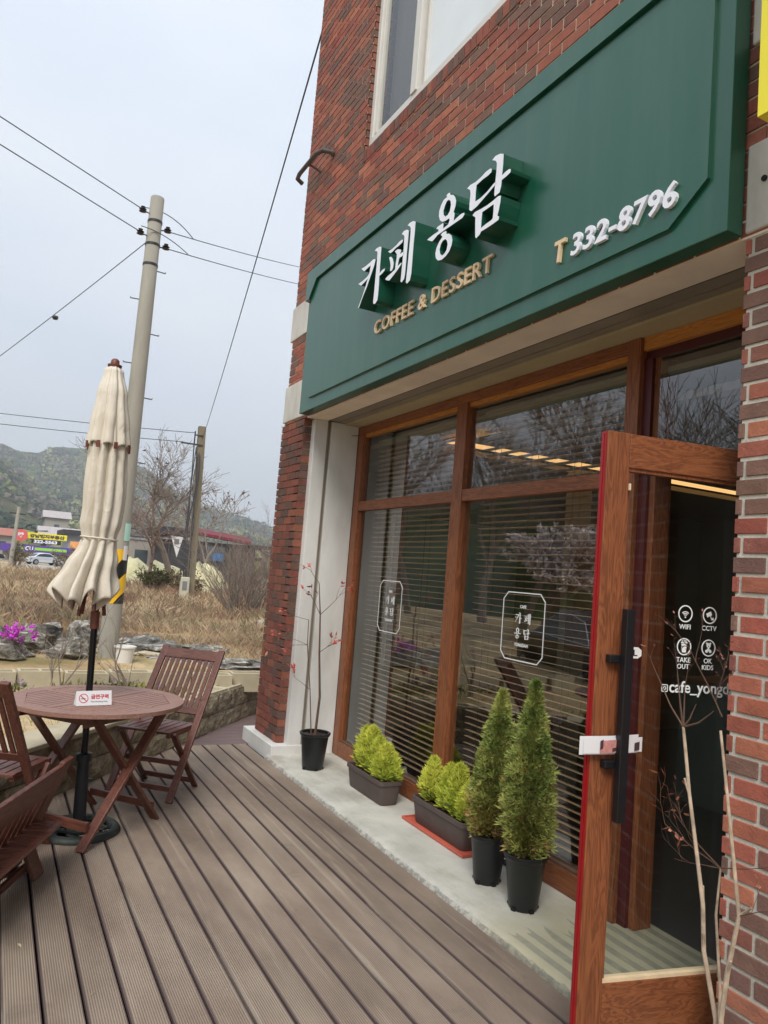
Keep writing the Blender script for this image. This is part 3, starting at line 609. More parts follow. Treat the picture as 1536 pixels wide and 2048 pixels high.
# ---- the open door: 80 degrees out, hinged at the near jamb
DA = math.atan2(.984, .18); DX = Vector((.18, .984, 0)).normalized()          # hinge -> free edge
HP = Vector((2.012, -1.911, 0)) - DX * .895                                    # exterior face at the hinge
DN = Vector((-DX.y, DX.x, 0))                                                  # exterior normal (towards the camera)
if DN.x > 0: DN = -DN
def dp(u, z, d=0): return HP + DX * u + DN * d + Vector((0, 0, z))             # d>0 stands proud of the exterior face
def dbox(mb, u0, u1, z0, z1, d0, d1, mi=0): mb.obox(dp((u0 + u1) / 2, (z0 + z1) / 2, (d0 + d1) / 2), (DX, DN, (0, 0, 1)), (abs(u1 - u0) / 2, abs(d1 - d0) / 2, abs(z1 - z0) / 2), mi)
W = .895; T = .042
mb = MB(); dbox(mb, W - .098, W - .003, .055, 2.188, -T, 0); dbox(mb, 0, .095, .055, 2.188, -T, 0)
door = mb.build('door', 'oak_upright', B, bevel=.003); tag(door, 'glazed oak door standing open with a red-painted edge')
for a, b in ((2.062, 2.187), (.056, .272)):
    mb = MB(); dbox(mb, .0955, W - .0985, a, b, -T + .001, -.001); mb.build('door_rail', 'oak_rail_deep', door, bevel=.003)
mb = MB(); dbox(mb, W - .0028, W + .0005, .055, 2.186, -T + .006, -.006); dbox(mb, W + .0006, W + .003, .06, 2.18, -T + .018, -.018); mb.build('door_edge', 'red_paint', door)
mb = MB(); dbox(mb, .096, W - .099, .2725, .284, -.034, -.004); mb.build('glazing_bead', 'letter_gold', door)
mb = MB(); dbox(mb, .096, W - .099, 2.050, 2.0615, -.034, -.008); dbox(mb, W - .110, W - .099, .284, 2.050, -.034, -.012); mb.build('glazing_bead', 'oak_upright', door)
mb = MB(); mb.add([dp(.095, .284, -.02), dp(W - .11, .284, -.02), dp(W - .11, 2.05, -.02), dp(.095, 2.05, -.02)], [(0, 1, 2, 3)], 0); mb.build('door_pane', ['glass_door'], door)
mb = MB(); dbox(mb, W - .112, W - .078, .826, 1.553, .030, .062); dbox(mb, W - .105, W - .04, 1.362, 1.39, .001, .030); dbox(mb, W - .105, W - .04, 1.000, 1.028, .001, .030); mb.build('door_handle', 'black_metal', door, bevel=.003)
mb = MB(); dbox(mb, W - .104, W - .096, 1.978, 2.003, .0, .010); mb.build('door_catch', 'letter_gold', door, bevel=.002)
# lettering on the door: u measured from hinge, right-reading from the street
RX = -DX
mb = MB()
def dtext(s_, u, z, h, bold=.02, w=None): text_mesh(mb, s_, dp(u, z, -.018), RX, NZ, DN, height=h, width=w, bold=bold, depth=.001, center=True)
def dpoly(loops): mb.prism(loops, lambda a, z: dp(a, z, -.0165), -DN * .001)
def circ(cu, cz, r, n=28): return [(cu + r * cos(2 * pi * k / n), cz + r * sin(2 * pi * k / n)) for k in range(n)]
u1, u2 = .512, .403
for u, z in ((u1, 1.551), (u2, 1.551), (u1, 1.430), (u2, 1.430)): dpoly([circ(u, z, .0315), circ(u, z, .0272)])
for r in (.008, .014, .020):      # radio waves
    arc = [(u1 + r * sin(a), 1.540 + r * cos(a)) for a in [radians(v) for v in range(-48, 49, 12)]]; arc2 = [(u1 + (r - .003) * sin(a), 1.540 + (r - .003) * cos(a)) for a in [radians(v) for v in range(48, -49, -12)]]; dpoly([arc + arc2])
dpoly([circ(u1, 1.538, .003, 12)])
dpoly([[(u2 + .017, 1.556), (u2 - .004, 1.566), (u2 - .010, 1.553), (u2 + .011, 1.543)]]); dpoly([[(u2 - .001, 1.548), (u2 - .004, 1.549), (u2 - .010, 1.538), (u2 - .016, 1.545), (u2 - .018, 1.534), (u2 - .009, 1.533)]])
dpoly([[(u1 + .014, 1.443), (u1 - .014, 1.443), (u1 - .014, 1.447), (u1 + .014, 1.447)]]); dpoly([[(u1 + .011, 1.449), (u1 - .011, 1.449), (u1 - .010, 1.453), (u1 + .010, 1.453)]])
dpoly([[(u1 + .012, 1.441), (u1 - .012, 1.441), (u1 - .011, 1.433), (u1 + .011, 1.433)]]); dpoly([[(u1 + .011, 1.431), (u1 - .011, 1.431), (u1 - .008, 1.409), (u1 + .008, 1.409)]])
dpoly([circ(u2, 1.439, .009, 16), circ(u2, 1.436, .0025, 8)]); dpoly([circ(u2 + .008, 1.447, .0035, 10)]); dpoly([circ(u2 - .008, 1.447, .0035, 10)])
dpoly([circ(u2 + .008, 1.418, .006, 12)]); dpoly([circ(u2 - .008, 1.418, .006, 12)]); dpoly([circ(u2, 1.424, .006, 12)])
dtext('WIFI', u1, 1.494, .018, .008); dtext('CCTV', u2, 1.494, .018, .008); dtext('TAKE', u1, 1.373, .018, .008); dtext('OUT', u1, 1.349, .018, .008); dtext('OK', u2, 1.373, .018, .008); dtext('KIDS', u2, 1.349, .018, .008)
uc = .588; q = .0135; dpoly([[(uc + q, 1.277 - q + .003), (uc + q - .003, 1.277 - q), (uc - q + .003, 1.277 - q), (uc - q, 1.277 - q + .003), (uc - q, 1.277 + q - .003), (uc - q + .003, 1.277 + q), (uc + q - .003, 1.277 + q), (uc + q, 1.277 + q - .003)], [(uc + q - .003, 1.277 - q + .003), (uc - q + .003, 1.277 - q + .003), (uc - q + .003, 1.277 + q - .003), (uc + q - .003, 1.277 + q - .003)]]); dpoly([circ(uc, 1.277, .0065, 14), circ(uc, 1.277, .004, 14)])
text_mesh(mb, 'cafe_yongdam', dp(.568, 1.263, -.018), RX, NZ, DN, width=.335, bold=.012, depth=.001)
mb.build('door_lettering', 'decal_white', door)
mb = MB(); mb.prism([[(W - .115, 1.378), (W - .115, 1.418), (W - .185, 1.418), (W - .200, 1.408), (W - .200, 1.388), (W - .185, 1.378)]], lambda a, z: dp(a, z, -.0155), -DN * .001)
pl = mb.build('pull_label', 'decal_white', door)
mb = MB(); text_mesh(mb, 'PULL', dp(W - .100, 1.387, -.0152), RX, NZ, DN, height=.022, width=.082, bold=.012, depth=.001); mb.build('label_letters', 'print_black', pl)

# roller pipe bracket on the wall
t = thing('wall_pipe', 'short grey bent pipe projecting from the brick wall near the corner', 'pipe', (6.3, -2.3, 5.3))
mb = MB(); mb.tube([(6.0, -2.30, 5.31), (6.02, -2.20, 5.31), (6.10, -2.17, 5.31), (6.52, -2.17, 5.31), (6.60, -2.18, 5.30), (6.62, -2.24, 5.28)], .021, 10); mb.tube([(6.30, -2.30, 5.27), (6.30, -2.17, 5.31)], .012, 8); mb.build('pipe', 'pipe_grey', t, smooth='auto')
mb = MB(); mb.tube([(6.0, -2.30, 5.31), (6.02, -2.28, 5.31)], .03, 10); mb.build('flange', 'pipe_grey', t)

# ================================================================== SIGNBOARD
SG = thing('shop_sign', 'long green signboard with raised white Korean cafe name above the shopfront', 'signboard', (3.9, -2.25, 3.5))
x0, x1, z0, z1 = 1.78, 6.04, 2.932, 4.178
mb = MB(); mb.box(x0, x1, -2.288, -2.205, z0, z1); body = mb.build('sign_box', 'sign_green', SG, bevel=.004)
c = .13; px0, px1, pz0, pz1 = 1.862, 5.945, 3.032, 4.052
OCT = [(px0, pz0 + c), (px0 + c * 1.35, pz0), (px1 - c, pz0), (px1, pz0 + c), (px1, pz1 - c), (px1 - c, pz1), (px0 + c, pz1), (px0, pz1 - c)]
mb = MB(); mb.prism([OCT], lambda u, v: Vector((u, -2.188, v)), (0, -.0165, 0)); mb.build('sign_panel', 'sign_green', SG, bevel=.003)
mb = MB()     # hood along the top, stepping down at the chamfered corners
inner = [(px0 - .012, pz1 - c), (px0 + c, pz1 + .012), (px1 - c, pz1 + .012), (px1 + .012, pz1 - c)]
mb.prism([[(x0 + .002, z1 - .002), (x1 - .002, z1 - .002), (x1 - .002, pz1 - c), inner[3], inner[2], inner[1], inner[0], (x0 + .002, pz1 - c)]], lambda u, v: Vector((u, -2.168, v)), (0, -.036, 0)); mb.build('sign_hood', 'sign_green', SG, bevel=.003)
for k in ('ka', 'pe', 'yong', 'dam'):
    mb = MB()
    for st in GLYPH[k]: mb.prism(st, lambda u, v: Vector((u, -2.065, v)), (0, -.122, 0), 0, 1)
    mb.build('sign_letter', ['letter_white', 'sign_green_side'], SG)
mb = MB(); spaced_text(mb, 'COFFEE & DESSERT', (4.605, -2.187, 3.258), NX, NZ, NYv, .094, 1.405, .010, .014); mb.build('sign_subtitle', 'letter_gold', SG)
mb = MB(); text_mesh(mb, 'T', (2.700, -2.187, 3.112), NX, NZ, NYv, height=.106, width=.074, bold=.02, depth=.016, shear=.1); mb.build('sign_initial', 'letter_gold', SG)
mb = MB(); text_mesh(mb, '332-8796', (2.585, -2.187, 3.108), NX, NZ, NYv, height=.104, width=.595, bold=.022, depth=.016, shear=.12, space=1.1); mb.build('sign_number', 'letter_white', SG)
YS = thing('shop_sign', 'bright yellow box sign at the right edge beside the green signboard', 'signboard', (1.1, -2.2, 3.8))
mb = MB(); mb.box(.5, 1.522, -2.10, -2.004, 3.15, 4.6); mb.build('sign_face', 'yellow_sign', YS)
mb = MB(); mb.box(.505, 1.515, -2.29, -2.101, 3.155, 4.59); mb.build('sign_body', 'weathered_white', YS)

# ================================================================== BLINDS
def blind(a, b, label):
    t = thing('venetian_blind', label, 'blind', ((a + b) / 2, -2.96, .2), group='blinds inside the shop windows')
    mb = MB(); mb.box(a, b, -2.995, -2.945, 2.745, 2.80); mb.build('headrail', 'blind_rail', t)
    mb = MB(); z = .19; k = 0
    while z < 2.73:
        ang = .10 + .02 * R.uniform(-1, 1); y = -2.968; dy, dz = .0225 * cos(ang), .0225 * sin(ang); tilt = R.uniform(-.0015, .0015)
        mb.add([(a, y + dy, z + dz + tilt), (b, y + dy, z + dz - tilt), (b, y - dy, z - dz - tilt), (a, y - dy, z - dz + tilt), (a, y + dy, z + dz + tilt + .0025), (b, y + dy, z + dz - tilt + .0025), (b, y - dy, z - dz - tilt + .0025), (a, y - dy, z - dz + tilt + .0025)],
               [(0, 1, 2, 3), (7, 6, 5, 4), (0, 4, 5, 1), (3, 2, 6, 7), (0, 3, 7, 4), (1, 5, 6, 2)]); z += .0425; k += 1
    mb.build('slats', 'blind_slat', t)
    mb = MB(); m = 4
    for i in range(m):
        x = a + (b - a) * (.1 + .8 * i / (m - 1)); mb.tube([(x, -2.942, .19), (x, -2.942, 2.74)], .0013, 4); mb.tube([(x, -2.993, .19), (x, -2.993, 2.74)], .0013, 4)
    mb.build('ladder_cord', 'cord', t)
blind(4.46, 5.94, 'dark venetian blind behind the far left shop window')
blind(2.80, 4.30, 'dark venetian blind behind the right shop window nearest the door')

# ================================================================== PATIO FURNITURE
def clip(poly, n, d):
    """keep points with n.p <= d"""
    o = []
    for i in range(len(poly)):
        p, q = poly[i], poly[(i + 1) % len(poly)]; a, b = n[0] * p[0] + n[1] * p[1] - d, n[0] * q[0] + n[1] * q[1] - d
        if a <= 0: o.append(p)
        if a * b < 0: k = a / (a - b); o.append((p[0] + (q[0] - p[0]) * k, p[1] + (q[1] - p[1]) * k))
    return o
TZ = .74; TC = (4.80, -.655); TA = math.atan2(-.755, .655)
T_ = thing('patio_table', 'round reddish hardwood folding table with the parasol through its middle', 'table', (TC[0], TC[1], 0), TA)
RAD = .495
mb = MB(); N = 64
oc = [(.395 / cos(pi / 8) * cos(pi / 8 + pi / 4 * k), .395 / cos(pi / 8) * sin(pi / 8 + pi / 4 * k)) for k in range(8)]
mb.prism([[(RAD * cos(2 * pi * k / N), RAD * sin(2 * pi * k / N)) for k in range(N)], oc], lambda u, v: Vector((u, v, TZ)), (0, 0, -.022)); mb.build('table_rim', 'table_slat', T_, world=False, bevel=.003)
mb = MB()
for q in range(4):
    th = pi / 4 + q * pi / 2 + 0; c_, s_ = cos(th), sin(th)     # wedge between the cross rails (along local x and y)
    along = (1, 0) if q % 2 else (0, 1); perp = (along[1], along[0])
    for k in range(-12, 12):
        lo, hi = k * .041 + .0035, (k + 1) * .041 - .0035
        poly = [(-1, -1), (1, -1), (1, 1), (-1, 1)]
        poly = clip(poly, perp, hi); poly = clip(poly, (-perp[0], -perp[1]), -lo)
        for e in range(8):
            a = pi / 4 * e; poly = clip(poly, (cos(a), sin(a)), .392)
        sx_ = 1 if c_ > 0 else -1; sy_ = 1 if s_ > 0 else -1
        poly = clip(poly, (-sx_, 0), -.026); poly = clip(poly, (0, -sy_), -.026)
        if len(poly) < 3: continue
        n = len(poly); mb.add([(x, y, TZ - .001) for x, y in poly] + [(x, y, TZ - .017) for x, y in poly], [tuple(range(n)), tuple(range(2 * n - 1, n - 1, -1))] + [(i, i + n, (i + 1) % n + n, (i + 1) % n) for i in range(n)])
mb.build('table_slats', 'table_slat', T_, world=False)
mb = MB(); mb.box(-.392, .392, -.0225, .0225, TZ - .019, TZ + .0005); mb.box(-.0225, .0225, -.392, -.023, TZ - .019, TZ + .0005); mb.box(-.0225, .0225, .023, .392, TZ - .019, TZ + .0005); mb.build('cross_rail', 'table_slat', T_, world=False)
mb = MB()
for y in (-.24, .24): mb.box(-.36, .36, y - .014, y + .014, .655, .7175)
mb.box(-.33, -.30, -.226, .226, .66, .70); mb.box(.30, .33, -.226, .226, .66, .70); mb.build('apron', 'meranti_x', T_, world=False, bevel=.003)
for y, o_ in ((-.275, 1), (.275, -1)):
    mb = MB(); mb.bar((-.33, y, .0), (.29, y, .70), .026, .058, (0, 1, 0)); mb.v = [(a, b, max(c, 0)) for a, b, c in mb.v]; mb.build('table_leg', 'meranti_z', T_, world=False, bevel=.003)
    y2 = y + o_ * .031; mb = MB(); mb.bar((.33, y2, .0), (-.29, y2, .70), .026, .058, (0, 1, 0)); mb.v = [(a, b, max(c, 0)) for a, b, c in mb.v]; mb.build('table_leg', 'meranti_z', T_, world=False, bevel=.003)
mb = MB(); mb.bar((.30, -.245, .09), (.30, .245, .09), .022, .042); mb.build('stretcher', 'meranti_y', T_, world=False, bevel=.003)
mb = MB(); mb.bar((-.275, -.262, .115), (-.275, .262, .115), .022, .05); st_ = mb.build('stretcher', 'meranti_y', T_, world=False, bevel=.003)
mb = MB(); n = 20; mb.add([(-.2865 - .002, .08 + .030 * cos(2 * pi * k / n), .118 + .018 * sin(2 * pi * k / n)) for k in range(n)], [tuple(range(n))]); mb.build('sticker', 'print_pink', st_, world=False)

def make_chair(label, loc, ang, H=.95, W=.46, SZ=.45, foot=.42, top=.59, group=None, name='folding_chair', slats=9, post=.036, sd=.30):
    t = thing(name, label, 'chair', (loc[0], loc[1], 0), ang, group); h = W / 2; rf, ff = -foot / 2, foot / 2; tx = ff - top
    def px(z): return ff - top * z / H
    D = Vector((-(top), 0, H)).normalized()
    for sg in (1, -1):
        y = sg * h; mb = MB(); mb.bar((ff, y, 0), (tx, y, H), .024, post * 1.35, (0, 1, 0)); mb.v = [(a, b, max(c, 0)) for a, b, c in mb.v]
        mb.build('back_post', 'meranti_z', t, world=False, bevel=.004)
        mb = MB(); y = sg * (h - .030); mb.bar((rf, y, 0), (ff - .03, y, SZ - .012), .022, post * 1.15, (0, 1, 0)); mb.v = [(a, b, max(c, 0)) for a, b, c in mb.v]
        mb.build('leg', 'meranti_z', t, world=False, bevel=.003)
    mb = MB(); x1 = ff + .015; x0 = x1 - sd - .06; hw = h - .045; k = 8; w = (x1 - x0)
    for y in (-hw, hw): mb.box(x0, x1, y - .013, y + .013, SZ - .034, SZ - .010)
    n = max(6, int(2 * hw / .047)); pw = 2 * (hw + .012) / n
    for i in range(n): y = -hw - .012 + pw * i; mb.box(x0 + .012, x1 - .03, y + .004, y + pw - .004, SZ - .009, SZ + .004)
    mb.box(x1 - .0295, x1 + .004, -hw - .014, hw + .014, SZ - .0095, SZ + .005); mb.box(x0 - .02, x0 + .0115, -hw - .014, hw + .014, SZ - .0095, SZ + .004)
    mb.build('seat', 'meranti_x', t, world=False, bevel=.002)
    U = D; Nn = Vector((H, 0, top)).normalized(); hh = h - .0125
    def P_(z, y, o=0): return Vector((px(z), y, z)) + Nn * o
    rail = .078 if H > .7 else .15
    mb = MB(); a, b = P_(H - rail / 2 - .008, -hh), P_(H - rail / 2 - .008, hh); mb.obox((a + b) / 2, ((0, 1, 0), U, Nn), (hh, rail / 2, .011)); mb.build('top_rail', 'meranti_y', t, world=False, bevel=.004)
    zb = SZ + .09 if H > .7 else .10
    mb = MB(); a, b = P_(zb, -hh), P_(zb, hh); mb.obox((a + b) / 2, ((0, 1, 0), U, Nn), (hh, .024, .010)); mb.build('back_rail', 'meranti_y', t, world=False, bevel=.003)
    mb = MB(); z0, z1 = zb + .02, H - rail + .0; pitch = (2 * hh - .03) / slats
    for i in range(slats):
        y = -hh + .015 + pitch * (i + .5); a, b = P_(z0, y), P_(z1, y); mb.obox((a + b) / 2, ((0, 1, 0), U, Nn), (pitch * (.30 if H > .7 else .40), (b - a).length / 2 + .006, .006))
    mb.build('back_slats', 'meranti_z', t, world=False, bevel=.002)
    for x, z in ((ff - .05, .075), (rf + .05, .06), (ff - .17, .215)):
        mb = MB(); yy = h - .012 if x != rf + .05 else h - .041; mb.box(x - .010, x + .010, -yy, yy, z - .017, z + .017); mb.build('stretcher', 'meranti_y', t, world=False, bevel=.002)
    return t
make_chair('reddish slatted folding chair beyond the table beside the stone wall', (5.42, -1.17), math.atan2(.66, -.75), group='folding chairs round the table', slats=9)
make_chair('reddish slatted folding chair cut off by the left edge beside the table', (4.50, -.13), math.atan2(-.53, .85), W=.45, group='folding chairs round the table')
f_v = Vector((.42, .907)).normalized(); n_v = Vector((f_v.y, -f_v.x)); Rr = Vector((4.136, -.382)); ctr = Rr + f_v * .075 - n_v * .50
make_chair('low wide slatted wooden chair in the bottom left corner, seen from behind', (ctr.x, ctr.y), math.atan2(f_v.y, f_v.x), H=.565, W=1.0, SZ=.27, foot=.15, top=.22, slats=12, post=.095, sd=.18, name='slatted_chair')

# parasol
UX, UY = 4.72, -.612
U_ = thing('closed_parasol', 'cream patio parasol folded and tied above the round table', 'parasol', (UX, UY, 0))
top = Vector((UX, UY + .085, 2.76))
def axis(z): return Vector((UX, UY + .085 * z / 2.76, z))
mb = MB(); mb.tube([axis(.03), axis(2.70)], .0195, 14); mb.build('pole', 'pole_black', U_, smooth='auto')
mb = MB(); mb.tube([axis(1.26), axis(1.16)], .026, 14); mb.build('runner_hub', 'hub_wood', U_, smooth='auto')
mb = MB(); mb.tube([axis(.04), axis(.40), axis(.401), axis(.44), axis(.445)], [.037, .034, .044, .044, .03], 18); mb.tube([axis(.30) + Vector((-.02, -.03, 0)), axis(.30) + Vector((-.035, -.055, 0))], .008, 8); mb.build('base_socket', 'black_metal', U_, smooth='auto')
mb = MB(); pr = []
for a in range(17): th = pi * a / 16; pr.append((.20 + .032 * cos(th), .004 + .03 * sin(th)))
mb.lathe([(.232, 0)] + pr + [(.168, 0)], (UX, UY, 0), 48); mb.lathe([(.0, 0), (.075, 0), (.075, .02), (.05, .045), (0, .045)], (UX, UY, .001), 24)
for k in range(8):
    a0 = 2 * pi * k / 8; pts = []
    for i in range(9):
        tt = i / 8; rr = .07 + .11 * tt; aa = a0 + .5 * sin(tt * 2 * pi); pts.append((UX + rr * cos(aa), UY + rr * sin(aa), .022 + .01 * sin(tt * pi)))
    mb.tube(pts, .009, 6)
    pts = [(UX + (.13 + .022 * cos(b)) * cos(a0 + .39 + .15 * sin(b)), UY + (.13 + .022 * cos(b)) * sin(a0 + .39 + .15 * sin(b)), .024) for b in [2 * pi * i / 10 for i in range(11)]]; mb.tube(pts, .007, 6)
mb.build('base_plate', 'cast_iron', U_, smooth='auto')
def canopy(zs, rs, cx, folds, amp, hem, seed, squash=1.0):
    """folded cloth: ring radii rs at heights zs; amp depth of pleats"""
    n = 200; vs = []; m = len(zs); off = []
    for i, (z, r) in enumerate(zip(zs, rs)):
        tt = i / (m - 1); c = axis(z)
        for k in range(n):
            th = 2 * pi * k / n; wob = .55 * noise.noise(Vector((cos(th) * 1.1, sin(th) * 1.1, z * .8 + seed)))
            ph = th * folds + wob * 3 + seed; w = abs(sin(ph / 2)) ** .8
            am = amp[i] * (1 + .5 * noise.noise(Vector((cos(th) * 2, sin(th) * 2, seed * 3 + z))))
            rr = r * (1 - am * (1 - w)) + .004 * noise.noise(Vector((cos(th) * 4, sin(th) * 4, z * 6 + seed)))
            dz = hem * (w - .5) * max(0, (tt - .75) / .25) + (hem * .9 * noise.noise(Vector((cos(th) * 1.3, sin(th) * 1.3, seed))) * max(0, (tt - .75) / .25))
            vs.append((c.x + rr * cos(th) * squash, c.y + cx[i] + rr * sin(th), z + dz))
    inn = [];
    for i, z in enumerate(zs):
        c = axis(z)
        for k in range(n):
            x, y, zz = vs[i * n + k]; px_, py_ = x - c.x, y - c.y - cx[i]; l = math.hypot(px_, py_); q = max(0.0, (l - .004) / l); inn.append((c.x + px_ * q, c.y + cx[i] + py_ * q, zz))
    F = [(i * n + k, (i + 1) * n + k, (i + 1) * n + (k + 1) % n, i * n + (k + 1) % n) for i in range(m - 1) for k in range(n)]; o = len(vs)
    mb = MB(); mb.add(vs + inn, F + [tuple(j + o for j in reversed(f)) for f in F] + [((m - 1) * n + k, (m - 1) * n + k + o, (m - 1) * n + (k + 1) % n + o, (m - 1) * n + (k + 1) % n) for k in range(n)])
    return mb
def lerp(t, kn):
    for (a, va), (b, vb) in zip(kn, kn[1:]):
        if t <= b: k = (t - a) / (b - a); k = k * k * (3 - 2 * k); return va + (vb - va) * k
    return kn[-1][1]
zs = [2.42 - i * (2.42 - 1.34) / 60 for i in range(61)]
K = [(-2.42, .09), (-2.2, .112), (-1.95, .122), (-1.78, .118), (-1.70, .100), (-1.685, .096), (-1.66, .106), (-1.52, .145), (-1.34, .200)]
KC = [(-2.42, 0), (-1.9, .0), (-1.69, .012), (-1.34, .075)]
KA = [(-2.42, .4), (-1.95, .34), (-1.69, .40), (-1.5, .50), (-1.34, .56)]
canopy(zs, [lerp(-z, K) for z in zs], [lerp(-z, KC) for z in zs], 10, [lerp(-z, KA) for z in zs], .10, 1.3).build('canopy', 'canopy', U_, smooth=True)
zs = [2.725 - i * (2.725 - 2.235) / 40 for i in range(41)]
K2 = [(-2.725, .030), (-2.70, .055), (-2.55, .088), (-2.35, .114), (-2.235, .130)]
canopy(zs, [lerp(-z, K2) for z in zs], [0] * 41, 8, [.12 + .22 * i / 40 for i in range(41)], .03, 4.1).build('top_vent', 'canopy', U_, smooth=True)
mb = MB(); c = axis(2.73); mb.lathe([(0, 0), (.040, 0), (.042, .012), (.026, .018), (.024, .04), (.014, .05), (0, .052)], (c.x, c.y, 2.722), 20); mb.build('finial', 'hub_wood', U_, smooth='auto')
for k in range(8):
    a = 2 * pi * k / 8 + .2; c0, c1 = axis(1.5), axis(1.235 + .03 * (k % 3)); mb = MB(); mb.bar(c0 + Vector((.05 * cos(a), .03 + .05 * sin(a), 0)), c1 + Vector((.10 * cos(a), .045 + .10 * sin(a), 0)), .016, .020); mb.build('rib', 'hub_wood', U_, bevel=.002)
    mb = MB(); cc = axis(2.24); mb.obox(cc + Vector((.127 * cos(a), .127 * sin(a), -.005)), ((-sin(a), cos(a), 0), (cos(a), sin(a), 0), (0, 0, 1)), (.010, .004, .02)); mb.build('rib_pocket', 'hub_wood', U_)
mb = MB(); c = axis(1.688); mb.tube([(c.x + .101 * cos(2 * pi * k / 30), c.y + .012 + .101 * sin(2 * pi * k / 30), 1.688 + .005 * sin(2 * pi * k / 30)) for k in range(31)] , .006, 6); mb.build('tie_cord', 'canopy', U_)

# no smoking tent card
t = thing('table_sign', 'small white tent card with red no-smoking lettering on the table', 'sign', (4.60, -.60, TZ + .001), math.atan2(-.965, .16) )
mb = MB(); w, h_ = .098, .078
mb.add([(-w, -.026, 0), (w, -.026, 0), (w, 0, h_), (-w, 0, h_), (-w, .026, 0), (w, .026, 0)], [(0, 1, 2, 3), (3, 2, 5, 4), (0, 3, 4), (1, 5, 2)]); mb.build('card', 'paper', t, world=False)
upv = Vector((0, .026, h_)).normalized(); nv = Vector((0, -h_, .026)).normalized(); q0 = Vector((0, -.026, 0)) + nv * .0008
mb = MB(); text_mesh(mb, '금연구역', q0 + Vector((-.018, 0, 0)) + upv * .036, (1, 0, 0), upv, nv, height=.026, width=.098, bold=.035, depth=.0006)
cc = q0 + Vector((-.058, 0, 0)) + upv * .041
def P3(a, b): return cc + Vector((a, 0, 0)) + upv * b
mb.prism([[(.026 * cos(2 * pi * k / 30), .026 * sin(2 * pi * k / 30)) for k in range(30)], [(.022 * cos(2 * pi * k / 30), .022 * sin(2 * pi * k / 30)) for k in range(30)]], P3, nv * -.0006)
mb.prism([[(-.018, .0145), (-.0145, .018), (.018, -.0145), (.0145, -.018)]], P3, nv * -.0006); mb.build('red_print', 'print_red', t, world=False)
mb = MB(); text_mesh(mb, 'Non-Smoking Area', q0 + Vector((-.018, 0, 0)) + upv * .018, (1, 0, 0), upv, nv, width=.092, depth=.0006, bold=.01); mb.prism([[(-.016, -.004), (.010, -.004), (.010, .001), (-.016, .001)]], P3, nv * -.0004); mb.build('grey_print', 'print_grey', t, world=False)

# flyer folded over the door handle
t = thing('flyer', 'folded white leaflet with a small photo tucked behind the black door handle', 'flyer', tuple(dp(W - .09, 1.05, .02)))
mb = MB(); n = 10; pts = []
for i in range(n + 1): tt = i / n; pts.append((W + .055 - .235 * tt, .020 + .010 * sin(pi * tt) - .002))
def strip(mb, pts, z0, z1, th=.0008, d=0):
    vs = []
    for i, (u, dd) in enumerate(pts): vs += [dp(u, z0 + .010 * i / len(pts), dd + d), dp(u, z1 + .010 * i / len(pts), dd + d), dp(u, z0 + .010 * i / len(pts), dd + d - th), dp(u, z1 + .010 * i / len(pts), dd + d - th)]
    m = len(pts); fs = []
    for i in range(m - 1): a, b = 4 * i, 4 * i + 4; fs += [(a, b, b + 1, a + 1), (a + 2, a + 3, b + 3, b + 2), (a + 1, b + 1, b + 3, a + 3), (a, a + 2, b + 2, b)]
    mb.add(vs, fs + [(0, 1, 3, 2), (4 * m - 4, 4 * m - 2, 4 * m - 1, 4 * m - 3)]); return mb
strip(mb, pts, 1.045, 1.108); strip(mb, [(u - .012, d + .006) for u, d in pts], 1.050, 1.1); mb.build('leaflet', 'paper', t)
mb = MB(); strip(mb, pts[3:8], 1.053, 1.096, .0004, .0095); mb.build('printed_photo', 'print_pink', t)
mb = MB(); strip(mb, pts[3:4] + [(pts[3][0] - .012, pts[3][1])], 1.066, 1.096, .0003, .0102); strip(mb, pts[5:7], 1.060, 1.072, .0003, .0102); strip(mb, pts[9:10] + [(pts[9][0] - .02, pts[9][1])], 1.062, 1.09, .0003, .0102); mb.build('print', 'print_dark', t)
t = thing('wall_board', 'little dark chalkboard with white writing half hidden behind the two tall conifers', 'chalkboard', (3.50, -2.77, .04))
mb = MB(); mb.obox((3.52, -2.755, .165), ((1, 0, 0), (0, .98, .17), (0, -.17, .98)), (.17, .008, .125)); mb.build('board', 'print_black', t, bevel=.002)
mb = MB(); a = Vector((0, -.17, .98)); nn = Vector((0, .98, .17)); text_mesh(mb, 'Take out', Vector((3.66, -2.755, .165)) + nn * .009 + a * .01, NX, a, nn, height=.045, width=.27, bold=.02, depth=.001)
for q in (.075, -.025, -.09):
    c = Vector((3.52, -2.755, .165)) + nn * .009 + a * q; mb.obox(c, ((1, 0, 0), nn, a), (.14, .0006, .0022))
mb.build('chalk_writing', 'decal_white', t)

